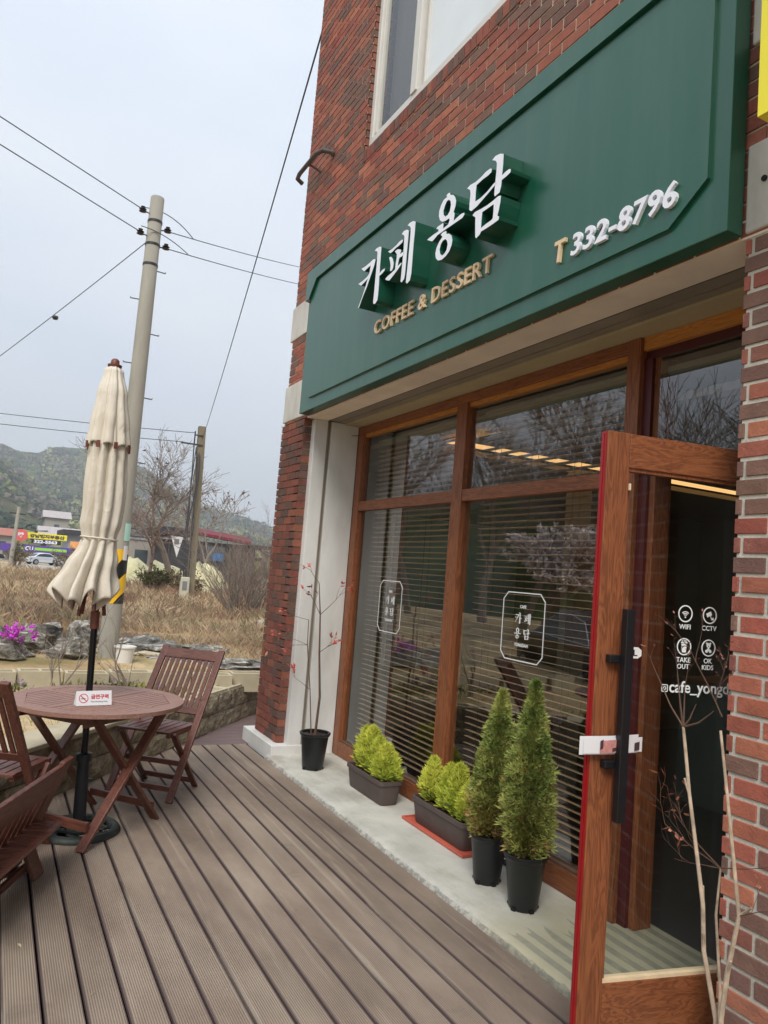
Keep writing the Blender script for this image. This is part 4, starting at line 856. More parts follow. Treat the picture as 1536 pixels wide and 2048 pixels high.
# ================================================================== POTTED PLANTS
def pot(parent, c, z0, h, r0, r1, holes=True):
    mb = MB(); t_ = .004
    mb.lathe([(r0 * .93, 0), (r0, .012), (r1 * .93, h - .03), (r1 * .95, h - .028), (r1, h - .024), (r1 + .006, h - .012), (r1 + .006, h - .004), (r1, h), (r1 - .012, h - .002), (r1 * .90, h - .03), (r1 * .86, h - .06)], (c[0], c[1], z0), 40)
    o = mb.build('pot', 'pot_black', parent, smooth='auto')
    mb = MB()
    for a in (0.5, 1.8, 3.1, 4.4, 5.7): mb.obox((c[0] + (r0 + .002) * cos(a), c[1] + (r0 + .002) * sin(a), z0 + .007), ((-sin(a), cos(a), 0), (cos(a), sin(a), 0), (0, 0, 1)), (.012, .004, .0065))
    mb.build('drain_notch', 'gap_shade', o)
    mb = MB(); n = 30; vs = [(c[0], c[1], z0 + h - .022)]
    for k in range(n): a = 2 * pi * k / n; vs.append((c[0] + r1 * .89 * cos(a), c[1] + r1 * .89 * sin(a), z0 + h - .032 + .006 * noise.noise(Vector((cos(a) * 3, sin(a) * 3, z0 + c[0])))))
    mb.add(vs, [(0, k + 1, (k + 1) % n + 1) for k in range(n)]); 
    for i in range(60):
        a, r = R.uniform(0, 2 * pi), r1 * .85 * math.sqrt(R.random()); q = .004 + .006 * R.random(); x, y = c[0] + r * cos(a), c[1] + r * sin(a); mb.obox((x, y, z0 + h - .025), ((cos(a), sin(a), .3), (-sin(a), cos(a), 0), (-.3, 0, 1)), (q, q * .5, q * .5))
    mb.build('soil', 'soil', parent)
    return o
def spray(mb, p, d, L, col, rnd, n=5):
    """a fan of flat scale-leaf tips"""
    d = Vector(d).normalized(); s_ = d.cross(Vector((rnd.uniform(-1, 1), rnd.uniform(-1, 1), rnd.uniform(-1, 1)))).normalized(); nr = d.cross(s_)
    for i in range(n):
        a = (i - (n - 1) / 2) * .42 + rnd.uniform(-.15, .15); e = (d * cos(a) + s_ * sin(a) + nr * rnd.uniform(-.25, .25)).normalized(); o = p + d * (L * .25 * i / n) * 0 + s_ * sin(a) * L * .12; l = L * rnd.uniform(.6, 1.1); w = L * .075
        sv = e.cross(nr).normalized() * w; k = rnd.uniform(.75, 1.2); c = (col[0] * k, col[1] * k, col[2] * k)
        mb.add([o - sv * .5, o + sv * .5, o + e * l * .65 + sv, o + e * l, o + e * l * .6 - sv], [(0, 1, 2, 3, 4)], 0, c)
def conifer(parent, c, z0, z1, rmax, cols, N, seed, prof, L=.035, lean=(0, 0), updir=.55, flats=None):
    rnd = random.Random(seed); mb = MB()
    for i in range(N):
        t = rnd.random() ** 1.05; a = rnd.uniform(0, 2 * pi)
        lump = 1 + .30 * noise.noise(Vector((cos(a) * 1.8, sin(a) * 1.8, t * 5 + seed))) + .24 * noise.noise(Vector((cos(a) * 4, sin(a) * 4, t * 16 + seed)))
        r = rmax * lerp(t, prof) * lump * rnd.uniform(.90, 1.14) * (1.2 if rnd.random() < .03 else 1); q = r * (1 - .55 * rnd.random() ** 2.2)
        z = z0 + (z1 - z0) * t + (r - q) * .3; p = Vector((c[0] + lean[0] * t + q * cos(a), c[1] + lean[1] * t + q * sin(a), z))
        u = updir * (1 + .9 * t) + rnd.uniform(-.25, .35); d = Vector((cos(a + rnd.uniform(-.5, .5)), sin(a + rnd.uniform(-.5, .5)), u))
        g = noise.noise(Vector((p.x * 9, p.y * 9, p.z * 9 + seed))) * .5 + .5; col = cols(t, g, rnd, a)
        spray(mb, p, d, L * rnd.uniform(.7, 1.3) * (1 - .35 * t), col, rnd)
    return mb.build('foliage', 'leafy', parent)
def mixc(a, b, k): k = max(0, min(1, k)); return tuple(x + (y - x) * k for x, y in zip(a, b))
G1, G2, G3, BR = lin(92, 120, 56), lin(180, 184, 102), lin(150, 146, 76), lin(162, 128, 74)
def col_tall(dry):
    def f(t, g, rnd, a):
        c = mixc(G1, G2, g * 1.3 - .1 + rnd.uniform(-.2, .2)); c = mixc(c, G3, .7 * max(0, 1 - t * 1.6))
        if rnd.random() < max(0, dry - t) * 2.0 + .03: c = mixc(BR, lin(178, 150, 96), rnd.random())
        return c
    return f
LM1, LM2 = lin(140, 160, 44), lin(206, 208, 84)
def col_lime(t, g, rnd, a):
    c = mixc(LM1, LM2, g * .9 + t * .35 + rnd.uniform(-.2, .2))
    if t < .25 and rnd.random() < .25: c = lin(92, 104, 44)
    return c
PT = [(0, .60), (.1, .90), (.28, 1.0), (.5, .80), (.7, .52), (.86, .27), (.95, .12), (1, .03)]
def pc(label, c, h, r0, r1, top, rm, seed, dry, lean):
    t = thing('potted_conifer', label, 'potted plant', (c[0], c[1], .04), group='conifers in black pots'); pot(t, c, .04, h, r0, r1)
    mb = MB(); mb.tube([(c[0], c[1], .04 + h - .04), (c[0] + lean[0] * .5, c[1] + lean[1] * .5, (top + h) / 2), (c[0] + lean[0], c[1] + lean[1], top - .05)], [.012, .008, .002], 7); mb.build('trunk', 'stem_brown', t)
    conifer(t, c, .04 + h - .01, top, rm, col_tall(dry), 4700, seed, PT, .043, lean)
pc('tall green conifer in a black pot, the one nearest the open door', (3.025, -2.49), .262, .072, .105, 1.13, .104, 11, .10, (.0, .0))
pc('tall olive-green conifer in a black pot, just left of its taller twin', (3.345, -2.50), .25, .070, .102, 1.035, .106, 23, .30, (-.04, .0))
def planter(label, x0, x1, y0, y1, z0, bushes, seed, tray):
    c = ((x0 + x1) / 2, (y0 + y1) / 2); t = thing('planter_box', label, 'planter', (c[0], c[1], z0), group='long brown planters with lime conifers')
    h = .165; e = .018
    def ringp(i, z, r=.03, n=5):
        pts = []
        for cx_, cy_, a0 in ((x1 - i - r, y1 - i - r, 0), (x0 + i + r, y1 - i - r, pi / 2), (x0 + i + r, y0 + i + r, pi), (x1 - i - r, y0 + i + r, 1.5 * pi)):
            for k in range(n): a = a0 + pi / 2 * k / (n - 1); pts.append((cx_ + r * cos(a), cy_ + r * sin(a), z))
        return pts
    lv = [ringp(.024, z0), ringp(.020, z0 + .008), ringp(.004, z0 + h - .030), ringp(-.004, z0 + h - .028), ringp(-.004, z0 + h - .002), ringp(.002, z0 + h), ringp(.010, z0 + h - .002), ringp(.018, z0 + h - .03)]
    n = len(lv[0]); mb = MB(); mb.add([p for l in lv for p in l], [(i * n + k, i * n + (k + 1) % n, (i + 1) * n + (k + 1) % n, (i + 1) * n + k) for i in range(len(lv) - 1) for k in range(n)] + [tuple(range(n - 1, -1, -1))])
    mb.build('box', 'planter_brown', t, smooth='auto')
    mb = MB(); mb.add([(c[0], c[1], z0 + h - .018)] + ringp(.018, z0 + h - .026), [(0, k + 1, (k + 1) % n + 1) for k in range(n)])
    for i in range(160):
        x, y = R.uniform(x0 + .03, x1 - .03), R.uniform(y0 + .03, y1 - .03); q = .004 + .008 * R.random(); a = R.random() * 6; mb.obox((x, y, z0 + h - .02), ((cos(a), sin(a), .4), (-sin(a), cos(a), 0), (-.4, 0, 1)), (q, q * .5, q * .5))
    mb.build('soil', 'soil', t)
    for i, (x, y, top, rm) in enumerate(bushes):
        conifer(t, (x, y), z0 + h - .01, top, rm, col_lime, 1050, seed + i, [(0, .40), (.12, .78), (.35, .95), (.6, .75), (.85, .40), (1, .06)], .050, (0, 0), 2.4)
    return t
planter('brown planter with bushy lime conifers, nearest the far pilaster', 4.60, 5.16, -2.68, -2.505, .04, [(5.05, -2.6, .47, .065), (4.93, -2.59, .50, .080), (4.83, -2.60, .44, .072), (4.70, -2.59, .42, .085), (4.66, -2.60, .34, .06)], 31, False)
tr = thing('planter_tray', 'shallow terracotta-coloured tray under the second brown planter', 'tray', (4.0, -2.66, .04))
mb = MB(); mb.box(3.66, 4.36, -2.745, -2.553, .041, .047); mb.box(3.655, 4.365, -2.557, -2.550, .041, .058); mb.box(3.655, 4.365, -2.750, -2.743, .041, .058); mb.box(3.653, 3.66, -2.75, -2.55, .041, .058); mb.box(4.36, 4.367, -2.75, -2.55, .041, .058); mb.build('tray', 'tray_red', tr, bevel=.002)
planter('brown planter with three lime conifers standing on the red tray', 3.70, 4.30, -2.725, -2.572, .048, [(4.17, -2.65, .46, .072), (3.97, -2.65, .47, .06), (3.86, -2.64, .50, .062), (3.76, -2.65, .41, .06)], 47, True)
# spindly nandina in the small far pot
def twig(mb, p, d, L, r, rnd, depth, leaf=None, col=None, bend=.25):
    pts = [p]; q = Vector(p); dd = Vector(d).normalized(); n = 5
    for i in range(n): dd = (dd + Vector((rnd.uniform(-1, 1), rnd.uniform(-1, 1), rnd.uniform(-.6, .8))) * bend * .4).normalized(); q = q + dd * L / n; pts.append(q)
    mb.tube(pts, [r * (1 - .55 * i / n) for i in range(n + 1)], 5 if r > .003 else 4)
    if depth > 0:
        for i in range(rnd.randint(2, 4)):
            k = rnd.randint(2, n); e = (dd + Vector((rnd.uniform(-1, 1), rnd.uniform(-1, 1), rnd.uniform(-.3, .9))) * .9).normalized(); twig(mb, pts[k], e, L * rnd.uniform(.4, .7), r * .5, rnd, depth - 1, leaf, col, bend)
    elif leaf is not None:
        for i in range(4): leaf.append((pts[rnd.randint(2, n)], dd))
def leaves(mb, spots, L, cols, rnd, per=2):
    for p, d in spots:
        for _ in range(per):
            e = (d + Vector((rnd.uniform(-1, 1), rnd.uniform(-1, 1), rnd.uniform(-1, .5)))).normalized(); s_ = e.cross(Vector((rnd.uniform(-1, 1), rnd.uniform(-1, 1), 1))).normalized() * L * .22; c = cols[rnd.randrange(len(cols))]
            l = L * rnd.uniform(.6, 1.2); mb.add([p, p + e * l * .45 + s_, p + e * l, p + e * l * .45 - s_], [(0, 1, 2, 3)], 0, c)
c = (5.62, -2.43); t = thing('potted_shrub', 'spindly red-leaved shrub in a black pot against the white jamb', 'potted plant', (c[0], c[1], .04)); pot(t, c, .04, .285, .083, .118)
rnd = random.Random(5); mb = MB(); lf = []
A_ = [Vector((5.62, -2.43, .30)), Vector((5.615, -2.44, .6)), Vector((5.63, -2.41, .95)), Vector((5.655, -2.40, 1.25)), Vector((5.66, -2.37, 1.5))]
B_ = [Vector((5.63, -2.40, .30)), Vector((5.66, -2.37, .65)), Vector((5.70, -2.33, 1.0)), Vector((5.72, -2.33, 1.2))]
mb.tube(A_, [.011, .010, .008, .006, .003], 7); mb.tube(B_, [.005, .0045, .004, .003], 6)
for p, d, L in ((A_[3], (.1, .3, .6), .2), (A_[4], (.2, .3, .5), .14), (A_[3], (-.3, -.5, .5), .22), (B_[2], (.3, .6, .25), .24), (B_[2], (.4, .8, -.1), .26), (B_[3], (.2, .5, .1), .22), (B_[1], (.2, .6, .5), .16), (A_[2], (.1, -.7, .5), .2)): twig(mb, p, d, L, .003, rnd, 1, lf)
mb.build('stem', 'stem_brown', t); mb = MB(); leaves(mb, lf, .045, [lin(176, 60, 62), lin(196, 96, 84), lin(186, 116, 84), lin(150, 60, 58)], rnd, 1); mb.build('foliage', 'leafy', t)

# bare stems in front of the near pilaster
t = thing('bare_shrub', 'leafless pale-stemmed shrub standing in front of the near brick pilaster', 'shrub', (1.55, -1.98, 0)); rnd = random.Random(12); lf = []
mb = MB()
S1 = [Vector(p) for p in ((1.53, -2.0, .0), (1.54, -2.0, .40), (1.59, -2.0, .57), (1.600, -2.0, .70), (1.63, -2.0, .84), (1.665, -2.0, 1.0), (1.69, -2.0, 1.146), (1.70, -2.0, 1.20))]
S2 = [Vector(p) for p in ((1.50, -1.99, .0), (1.515, -1.99, .42), (1.50, -1.99, .55), (1.47, -1.99, .72), (1.50, -1.99, .9), (1.525, -1.99, 1.05), (1.555, -1.99, 1.22))]
S3 = [Vector(p) for p in ((1.58, -2.06, .0), (1.575, -2.06, .45), (1.60, -2.06, .66), (1.59, -2.06, .80))]
S4 = [Vector(p) for p in ((1.42, -1.97, .0), (1.42, -1.97, .5), (1.45, -1.97, .9))]
mb.tube(S1, [.008, .0070, .0066, .0064, .0058, .0054, .0052, .0048], 8); mb.tube(S2, [.008, .0078, .0074, .006, .0052, .0046, .004], 8); mb.tube(S3, [.0045, .0045, .004, .003], 7)
for S, i in ((S1, 2), (S1, 3), (S2, 3), (S2, 2), (S1, 5), (S2, 4)):      # buds and stubs
    p = S[i]; d = Vector((rnd.uniform(-1, 1), rnd.uniform(-.5, .5), 1)).normalized(); mb.tube([p, p + d * .05], [.005, .0035], 6)
mb.build('stem', 'stem_pale', t, smooth='auto')
mb = MB()
for q in ((1.80, -1.99, 1.34), (1.733, -2.0, 1.37), (1.70, -2.0, 1.32), (1.655, -2.0, 1.28), (1.59, -2.0, 1.27)):
    p = S1[-1]; q = Vector(q); m = (p + q) / 2 + Vector((0, 0, -.012)); mb.tube([p, m, q], [.0035, .0028, .0014], 5)
    if q.z > 1.3: twig(mb, q, q - p, .09, .0013, rnd, 1, lf)
twig(mb, Vector((1.56, -2.0, 1.26)), (.3, .1, .8), .22, .0026, rnd, 2, lf); twig(mb, Vector((1.60, -2.02, 1.30)), (-.1, .1, .9), .12, .0022, rnd, 2, lf)
l2 = []
twig(mb, S3[-1], (.8, .1, .12), .22, .0028, rnd, 2, l2, bend=.5); twig(mb, S3[-1], (.9, .0, -.1), .20, .002, rnd, 2, l2, bend=.5); twig(mb, S3[-1], (.7, .1, .5), .2, .002, rnd, 2, l2); twig(mb, S3[-1], (-.6, .2, .25), .28, .0022, rnd, 2, l2); twig(mb, S2[3], (-.6, .2, .3), .16, .002, rnd, 2, l2)
mb.build('twig', 'stem_brown', t)
mb = MB(); leaves(mb, lf[::2], .016, [lin(130, 92, 88), lin(150, 100, 92)], rnd, 1); leaves(mb, l2[::5], .032, [lin(170, 104, 84), lin(196, 140, 112), lin(150, 80, 70)], rnd, 1); mb.build('dry_leaf', 'leafy', t)

# ================================================================== GARDEN EDGE
H_W = .35
def wp(a, d=0, z=0): p = W0 + WD * a + WN * d; return Vector((p.x, p.y, z))     # a along the wall, d into the bed
ax = (Vector((WD.x, WD.y, 0)), Vector((WN.x, WN.y, 0)), Vector((0, 0, 1)))
t = thing('stone_wall', 'low retaining wall of split-faced stone blocks running diagonally beside the deck', 'wall', tuple(wp(.6)))
mb = MB(); rnd = random.Random(3)
for row in range(2):
    a = -5.2 + (row % 2) * .19
    while a < 3.9:
        l = .385; z0, z1 = -.02 + row * .183, -.02 + (row + 1) * .183 - .006; nu, nv_ = 9, 6; vs = []
        sd_ = rnd.random() * 50; bulge = rnd.uniform(.005, .022)
        for i in range(nu):
            for j in range(nv_):
                u, v = i / (nu - 1), j / (nv_ - 1); e = min(u, 1 - u, v * .6, (1 - v) * .6) * 6; e = min(1, e)
                d = -(bulge + .022 * noise.noise(Vector((u * 3 + sd_, v * 2, 1))) + .010 * noise.noise(Vector((u * 9 + sd_, v * 6, 2)))) * e
                vs.append(wp(a + u * l, d, z0 + v * (z1 - z0)))
        mb.add(vs, [(i * nv_ + j, (i + 1) * nv_ + j, (i + 1) * nv_ + j + 1, i * nv_ + j + 1) for i in range(nu - 1) for j in range(nv_ - 1)]); mb.obox(wp(a + l / 2, .09, (z0 + z1) / 2), ax, (l / 2, .088, (z1 - z0) / 2 - .001)); a += l + .006
mb.build('stone_blocks', 'split_stone', t)
mb = MB(); mb.obox(wp(-2.4, .125, H_W + .012), ax, (2.78, .15, .016)); mb.build('coping', 'block_beige', t, bevel=.006)
def hollow(mb, c, ax3, L=.39, Wd=.19, Hh=.19, cells=2, open_side=False):
    c = Vector(c); th = .028; a, b, u = [Vector(v) for v in ax3]
    def bx(cu, cv, hu, hv): mb.obox(c + a * cu + b * cv + u * (Hh / 2), (a, b, u), (hu, hv, Hh / 2))
    for s_ in (-1, 1):
        bx(0, s_ * (Wd / 2 - th / 2), L / 2, th / 2)
    for k in range(cells + 1):
        x = -L / 2 + th / 2 + (L - th) * k / cells; bx(x, 0, th / 2, Wd / 2 - th)
i = 0; a = .42
while a < 3.6:
    q = thing('hollow_block', ['hollow beige block on the right end of the stone wall behind the folding chair'][0], 'concrete block', tuple(wp(a, .10, H_W)), group='hollow blocks laid along the stone wall top')
    mb = MB(); hollow(mb, wp(a, .11, H_W - .06 + .0), ax, Hh=.075); mb.build('block', 'block_beige', q, bevel=.003); a += .41; i += 1
mb = MB(); vs = []
for i in range(110):
    for j in range(14):
        p = wp(-5.3 + i * .085, .16 + j * .13); z = gz(p.x, p.y) - .012 + .03 * noise.noise(Vector((p.x * 4, p.y * 4, 2))) + .015 * noise.noise(Vector((p.x * 12, p.y * 12, 2))); vs.append((p.x, p.y, z if j < 13 else z - .1))
mb.add(vs, [(i * 14 + j, (i + 1) * 14 + j, (i + 1) * 14 + j + 1, i * 14 + j + 1) for i in range(109) for j in range(13)]); struct(mb.build('flower_bed', 'soil_ground', smooth=True))
# row of blocks across the bed
bd = Vector((-.03, -1, 0)).normalized(); y = 1.1; i = 0; rnd = random.Random(8)
while y > -3.6:
    x = 7.80 + .06 * sin(i * 2.1) + (.16 if y < -1.2 else 0) * 0; an = rnd.uniform(-.06, .06); ca = (Vector((sin(an), -cos(an), 0)), Vector((cos(an), sin(an), 0)), Vector((0, 0, 1)))
    q = thing('hollow_block', 'hollow beige block in the row across the flower bed behind the table', 'concrete block', (x, y, .31), group='row of hollow blocks edging the flower bed')
    mb = MB(); hollow(mb, (x, y, gz(x, y) - .02), ca, Hh=.185 + rnd.uniform(-.01, .01), Wd=.20, cells=1 if i % 2 else 2); mb.build('block', 'block_beige', q, bevel=.004); y -= .405; i += 1
# rocks
RK = [('large grey striped rock under the magenta flowers', (9.75, -.18, .40), (.32, .36, .22), 1), ('brown-grey rock between two larger boulders behind the blocks', (10.3, -.68, .42), (.26, .30, .24), 2), ('pale pointed boulder left of the concrete pole', (9.75, -.95, .36), (.22, .22, .22), 3),
      ('dark rock hidden half behind the parasol pole', (10.4, -1.12, .42), (.28, .22, .26), 4), ('broad flat grey rock right of the white bucket', (10.9, -2.05, .36), (.5, .45, .12), 5), ('small cream stone resting under the flat rock', (10.2, -1.93, .33), (.10, .15, .05), 6),
      ('flat slab rock lying in the grass in front of the broad rock', (9.95, -2.15, .30), (.3, .38, .05), 7), ('thin pale slab behind the folding chair back', (11.2, -2.9, .30), (.35, .4, .06), 8), ('grey slab near the brick pilaster behind the hollow blocks', (9.6, -3.0, .30), (.35, .42, .07), 9),
      ('long low rock at the far left behind the flowers', (11.2, -.1, .38), (.4, .55, .12), 10), ('small grey rock at the left end of the rock row', (9.6, .35, .36), (.25, .3, .2), 12), ('round whitish boulder far off beside the brick pilaster', (16, -5.53, .22), (.22, .28, .17), 11)]
for lb, c, r, sd_ in RK:
    mb = MB(); mb.blob(c, r, sd_, .36, 1.5, 18)
    for k in range(5):       # knock flat facets off
        pass
    o = mb.build('rock', 'weathered_white' if 'whitish' in lb else 'block_beige' if 'cream' in lb else 'rock'); tag(o, lb, 'rock', None)
t = thing('white_bucket', 'small white plastic tub standing beside the foot of the concrete pole', 'bucket', (9.45, -1.53, .30))
mb = MB(); mb.lathe([(0, 0), (.085, 0), (.112, .215), (.128, .218), (.128, .235), (.116, .238), (.108, .232), (.085, .02), (0, .02)], (9.45, -1.53, .29), 28); mb.build('tub', 'plastic_white', t, smooth='auto')
# flowers, weeds
t = thing('azalea', 'low azalea with bright magenta flowers at the left above the rocks', 'flowering shrub', (9.4, -.32, .35)); rnd = random.Random(2); lf = []; mb = MB()
for k in range(7): twig(mb, Vector((9.5 + rnd.uniform(-.1, .1), -.35 + rnd.uniform(-.15, .15), .42)), (rnd.uniform(-.8, .8), rnd.uniform(-1, 1), 1), .24, .004, rnd, 1, lf)
mb.build('branch', 'stem_brown', t); mb = MB(); leaves(mb, lf, .05, [lin(206, 62, 204), lin(222, 96, 222), lin(180, 40, 176)], rnd, 4); mb.build('blossom', 'leafy', t)
FL = [(7.45, -.28, 1), (7.55, -1.02, 0), (7.6, -1.2, 1), (7.35, -1.62, 1), (7.5, -1.42, 0), (7.3, .0, 1), (7.4, -.72, 0)]
WD_C = [lin(110, 116, 60), lin(146, 142, 84), lin(92, 100, 52)]
for k, (x, y, vio) in enumerate(FL):
    lb = ['clump of small violet flowers in the bed left of the parasol pole', 'tuft of pale weeds in the bed behind the table', 'clump of small violet flowers in the bed under the hollow blocks', 'clump of small violet flowers just left of the folding chair back', 'tuft of pale weeds beside the last violet clump', 'clump of small violet flowers at the left edge of the bed', 'tuft of dark green weeds right of the leafless sapling'][k]
    t = thing('flower_clump', lb, 'flowers', (x, y, .3), group='small plants in the flower bed'); rnd = random.Random(20 + k); mb = MB(); sp = []
    for i in range(90): a, r = rnd.uniform(0, 2 * pi), .14 * math.sqrt(rnd.random()); sp.append((Vector((x + r * cos(a), y + r * 1.4 * sin(a), .31 + rnd.uniform(0, .06))), Vector((cos(a) * .5, sin(a) * .5, 1))))
    leaves(mb, sp, .06, WD_C, rnd, 1); mb.build('foliage', 'leafy', t)
    if vio: mb = MB(); leaves(mb, [(p + Vector((0, 0, .05)), d) for p, d in sp[:55]], .022, [lin(128, 92, 160), lin(150, 120, 176)], rnd, 2); mb.build('blossom', 'leafy', t)
for k, (x, y, hh, lb) in enumerate([(7.3, -.66, .5, 'leafless grey sapling in the bed left of the parasol pole'), (7.3, -1.28, .42, 'leafless twiggy sapling in the bed right of the parasol pole'), (12.6, -.82, .55, 'brown twiggy bush in the field behind the magenta flowers')]):
    t = thing('bare_sapling', lb, 'shrub', (x, y, .3)); rnd = random.Random(40 + k); mb = MB()
    for i in range(3 if k < 2 else 9): twig(mb, Vector((x + rnd.uniform(-.05, .05), y + rnd.uniform(-.05, .05), gz(x, y) - .02)), (rnd.uniform(-.5, .5), rnd.uniform(-.7, .7), 1), hh * rnd.uniform(.7, 1.1), .009 if k < 2 else .006, rnd, 3 if k < 2 else 2, None, None, .35)
    mb.build('branch', 'bark_grey' if k < 2 else 'bark_red', t)

# grasses: more blades than anyone could count
def grass(name, zones, label, seed, cols):
    rnd = random.Random(seed); mb = MB()
    for (x0, x1, n, hm, w) in zones:
        for i in range(n):
            x = x0 + (x1 - x0) * rnd.random() ** 1.0; ya, yb = .06 * x + .3, -.365 * x - .6; y = ya + (yb - ya) * rnd.random()
            if side(x, y) < .45: continue
            cl = noise.noise(Vector((x * .45, y * .45, seed))) ; 
            if cl < -.12 and rnd.random() < .7: continue
            if 26 < x < 33 and cl < .1: continue
            z = gz(x, y); hgt = hm * rnd.uniform(.35, 1.15) * (1 + cl * .9); a = rnd.uniform(0, pi); ww = w * rnd.uniform(.6, 1.3); lx, ly = rnd.gauss(0, .5) * hgt, rnd.gauss(0, .5) * hgt
            k = max(0, min(1, .5 + noise.noise(Vector((x * .22, y * .4, 31))) * 1.3 + rnd.gauss(0, .25))); c = mixc(cols[0], cols[1], k); 
            if rnd.random() < .12 + max(0, noise.noise(Vector((x * .5, y * .5, 9)))) * .7: c = mixc(cols[2], cols[0], rnd.random() * .5)
            dx, dy = ww * cos(a), ww * sin(a); mb.add([(x - dx, y - dy, z - .02), (x + dx, y + dy, z - .02), (x + lx * .45, y + ly * .45, z + hgt * .62), (x + lx, y + ly, z + hgt)], [(0, 1, 3), (0, 3, 2)], 0, c)
    o = mb.build(name, 'grass'); o['kind'] = 'stuff'; o['label'] = label; o['category'] = 'grass'
grass('dry_grass', [(9.9, 13.5, 12000, .07, .003), (12.2, 20, 30000, .15, .0045), (15, 27, 26000, .26, .006), (24, 45, 18000, .34, .010), (40, 76, 12000, .45, .022)], 'dry straw-coloured grass covering the field behind the deck', 5, [lin(200, 180, 150), lin(140, 114, 96), lin(114, 120, 80)])
rnd = random.Random(6); mb = MB()
for i in range(2600):
    a, d = rnd.uniform(-2.2, 3.4), .32 + rnd.random() * 1.5; p = wp(a, d)
    if p.x > 9.2: continue
    if noise.noise(Vector((p.x * 1.4, p.y * 1.4, 3))) < -.05: continue
    z = gz(p.x, p.y); h_ = rnd.uniform(.02, .075); q = rnd.uniform(0, pi); c = mixc(lin(104, 124, 50), lin(166, 160, 96), rnd.random()); mb.add([(p.x - .004 * cos(q), p.y - .004 * sin(q), z - .01), (p.x + .004 * cos(q), p.y + .004 * sin(q), z - .01), (p.x + rnd.gauss(0, .02), p.y + rnd.gauss(0, .02), z + h_)], [(0, 1, 2)], 0, c)
o = mb.build('bed_weeds', 'grass'); o['kind'] = 'stuff'; o['label'] = 'short green weeds in the bed behind the stone wall'; o['category'] = 'weeds'

rnd = random.Random(15); mb = MB()
for i in range(900):
    x = rnd.uniform(14, 40); y = (-.36 + .42 * rnd.random()) * x - .2
    if noise.noise(Vector((x * .25, y * .4, 31))) > .05: continue
    h_ = rnd.uniform(.35, .8); p = Vector((x, y, gz(x, y) - .02)); q = p + Vector((rnd.gauss(0, .12), rnd.gauss(0, .12), 1)) * h_; mb.tube([p, q], [.004, .002], 3, 0, lin(124, 100, 86))
    for k in range(4): o = p + (q - p) * rnd.uniform(.4, 1); mb.tube([o, o + Vector((rnd.gauss(0, .5), rnd.gauss(0, .5), 1)) * .12], [.003, .006], 3, 0, lin(134, 106, 90))
o = mb.build('weed_stalks', 'grass'); o['kind'] = 'stuff'; o['label'] = 'brown dead weed stalks standing in the dry field'; o['category'] = 'weeds'
# litter on the deck
for k, (x, y, a) in enumerate([(3.43, -.27, .3), (2.98, -.50, 1.9)]):
    mb = MB(); L_ = .022 if k == 0 else .010; mb.add([(x - L_ * cos(a), y - L_ * sin(a), .003), (x, y - .006, .008), (x + L_ * cos(a), y + L_ * sin(a), .004), (x, y + .006, .005)], [(0, 1, 2), (0, 2, 3)], 0, lin(196, 180, 152)); o = mb.build('dry_leaf', 'leafy'); tag(o, ['pale curled leaf lying on the deck near the bottom left', 'tiny pale scrap caught in a deck gap near the bottom'][k], 'leaf')

# ================================================================== POLES AND WIRES
t = thing('utility_pole', 'tall round concrete utility pole with hazard stripes behind the parasol', 'utility pole', (9.9, -1.40, .25))
mb = MB(); mb.lathe([(.119, -.1), (.115, 1.0), (.098, 4.0), (.086, 6.02), (.08, 6.03), (0, 6.03)], (9.9, -1.40, .25), 32); mb.build('shaft', 'pole_concrete', t, smooth='auto')
mb = MB(); mb.lathe([(.1145, .75), (.119, .75), (.1165, 1.42), (.1125, 1.42)], (9.9, -1.40, .25), 32); mb.build('hazard_band', 'hazard', t, smooth='auto')
def plate(mb, z0, z1, a0, a1, r):
    n = 8; vs = []
    for i in range(n + 1):
        a = a0 + (a1 - a0) * i / n
        for rr in (r, r + .003):
            for z in (z0, z1): vs.append((9.9 + rr * cos(a), -1.40 + rr * sin(a), z))
    mb.add(vs, [f for i in range(n) for b in (4 * i,) for f in ((b + 2, b + 6, b + 7, b + 3), (b, b + 1, b + 5, b + 4), (b + 1, b + 3, b + 7, b + 5), (b, b + 4, b + 6, b + 2))] + [(0, 2, 3, 1), (4 * n, 4 * n + 1, 4 * n + 3, 4 * n + 2)])
mb = MB(); plate(mb, 1.78, 2.0, pi + .25, pi + 1.15, .1135); mb.build('number_plate', 'poster_mint', t); mb = MB(); plate(mb, 1.42 + .12, 1.72, pi + .35, pi + .9, .1145); mb.build('notice', 'paper', t)
for k in range(9):
    z = 1.95 + .42 * k; s_ = 1 if k % 2 else -1; mb = MB(); mb.tube([(9.9, -1.40 + s_ * .08, z), (9.9, -1.40 + s_ * (.20), z - .005), (9.9, -1.40 + s_ * .20, z + .012)], .007, 6); mb.build('step_bolt', 'pipe_grey', t)
for z in (5.35, 5.62, 5.93):
    mb = MB(); r = .090 + (6.2 - z) * .004; mb.lathe([(r - .004, z), (r + .004, z), (r + .004, z + .03), (r - .004, z + .03)], (9.9, -1.40, 0), 24); mb.build('clamp_band', 'insulator', t)
INS = [((-.03, .17), 6.02), ((-.03, .17), 5.72), ((.0, -.17), 5.85), ((.0, -.17), 5.62)]
for (dx, dy), z in INS:
    c = (9.9 + dx, -1.40 + dy, z); mb = MB(); mb.lathe([(0, 0), (.018, 0), (.048, .012), (.022, .03), (.048, .042), (.022, .06), (.03, .075), (0, .08)], c, 14); mb.tube([(c[0], c[1], c[2] + .03), (c[0], -1.40 + dy * .5, c[2] + .01)], .008, 6); mb.build('insulator', 'insulator', t, smooth='auto')
t2 = thing('utility_pole', 'weathered square wooden pole with hanging cables out in the field', 'utility pole', (30, -7.03, -.1))
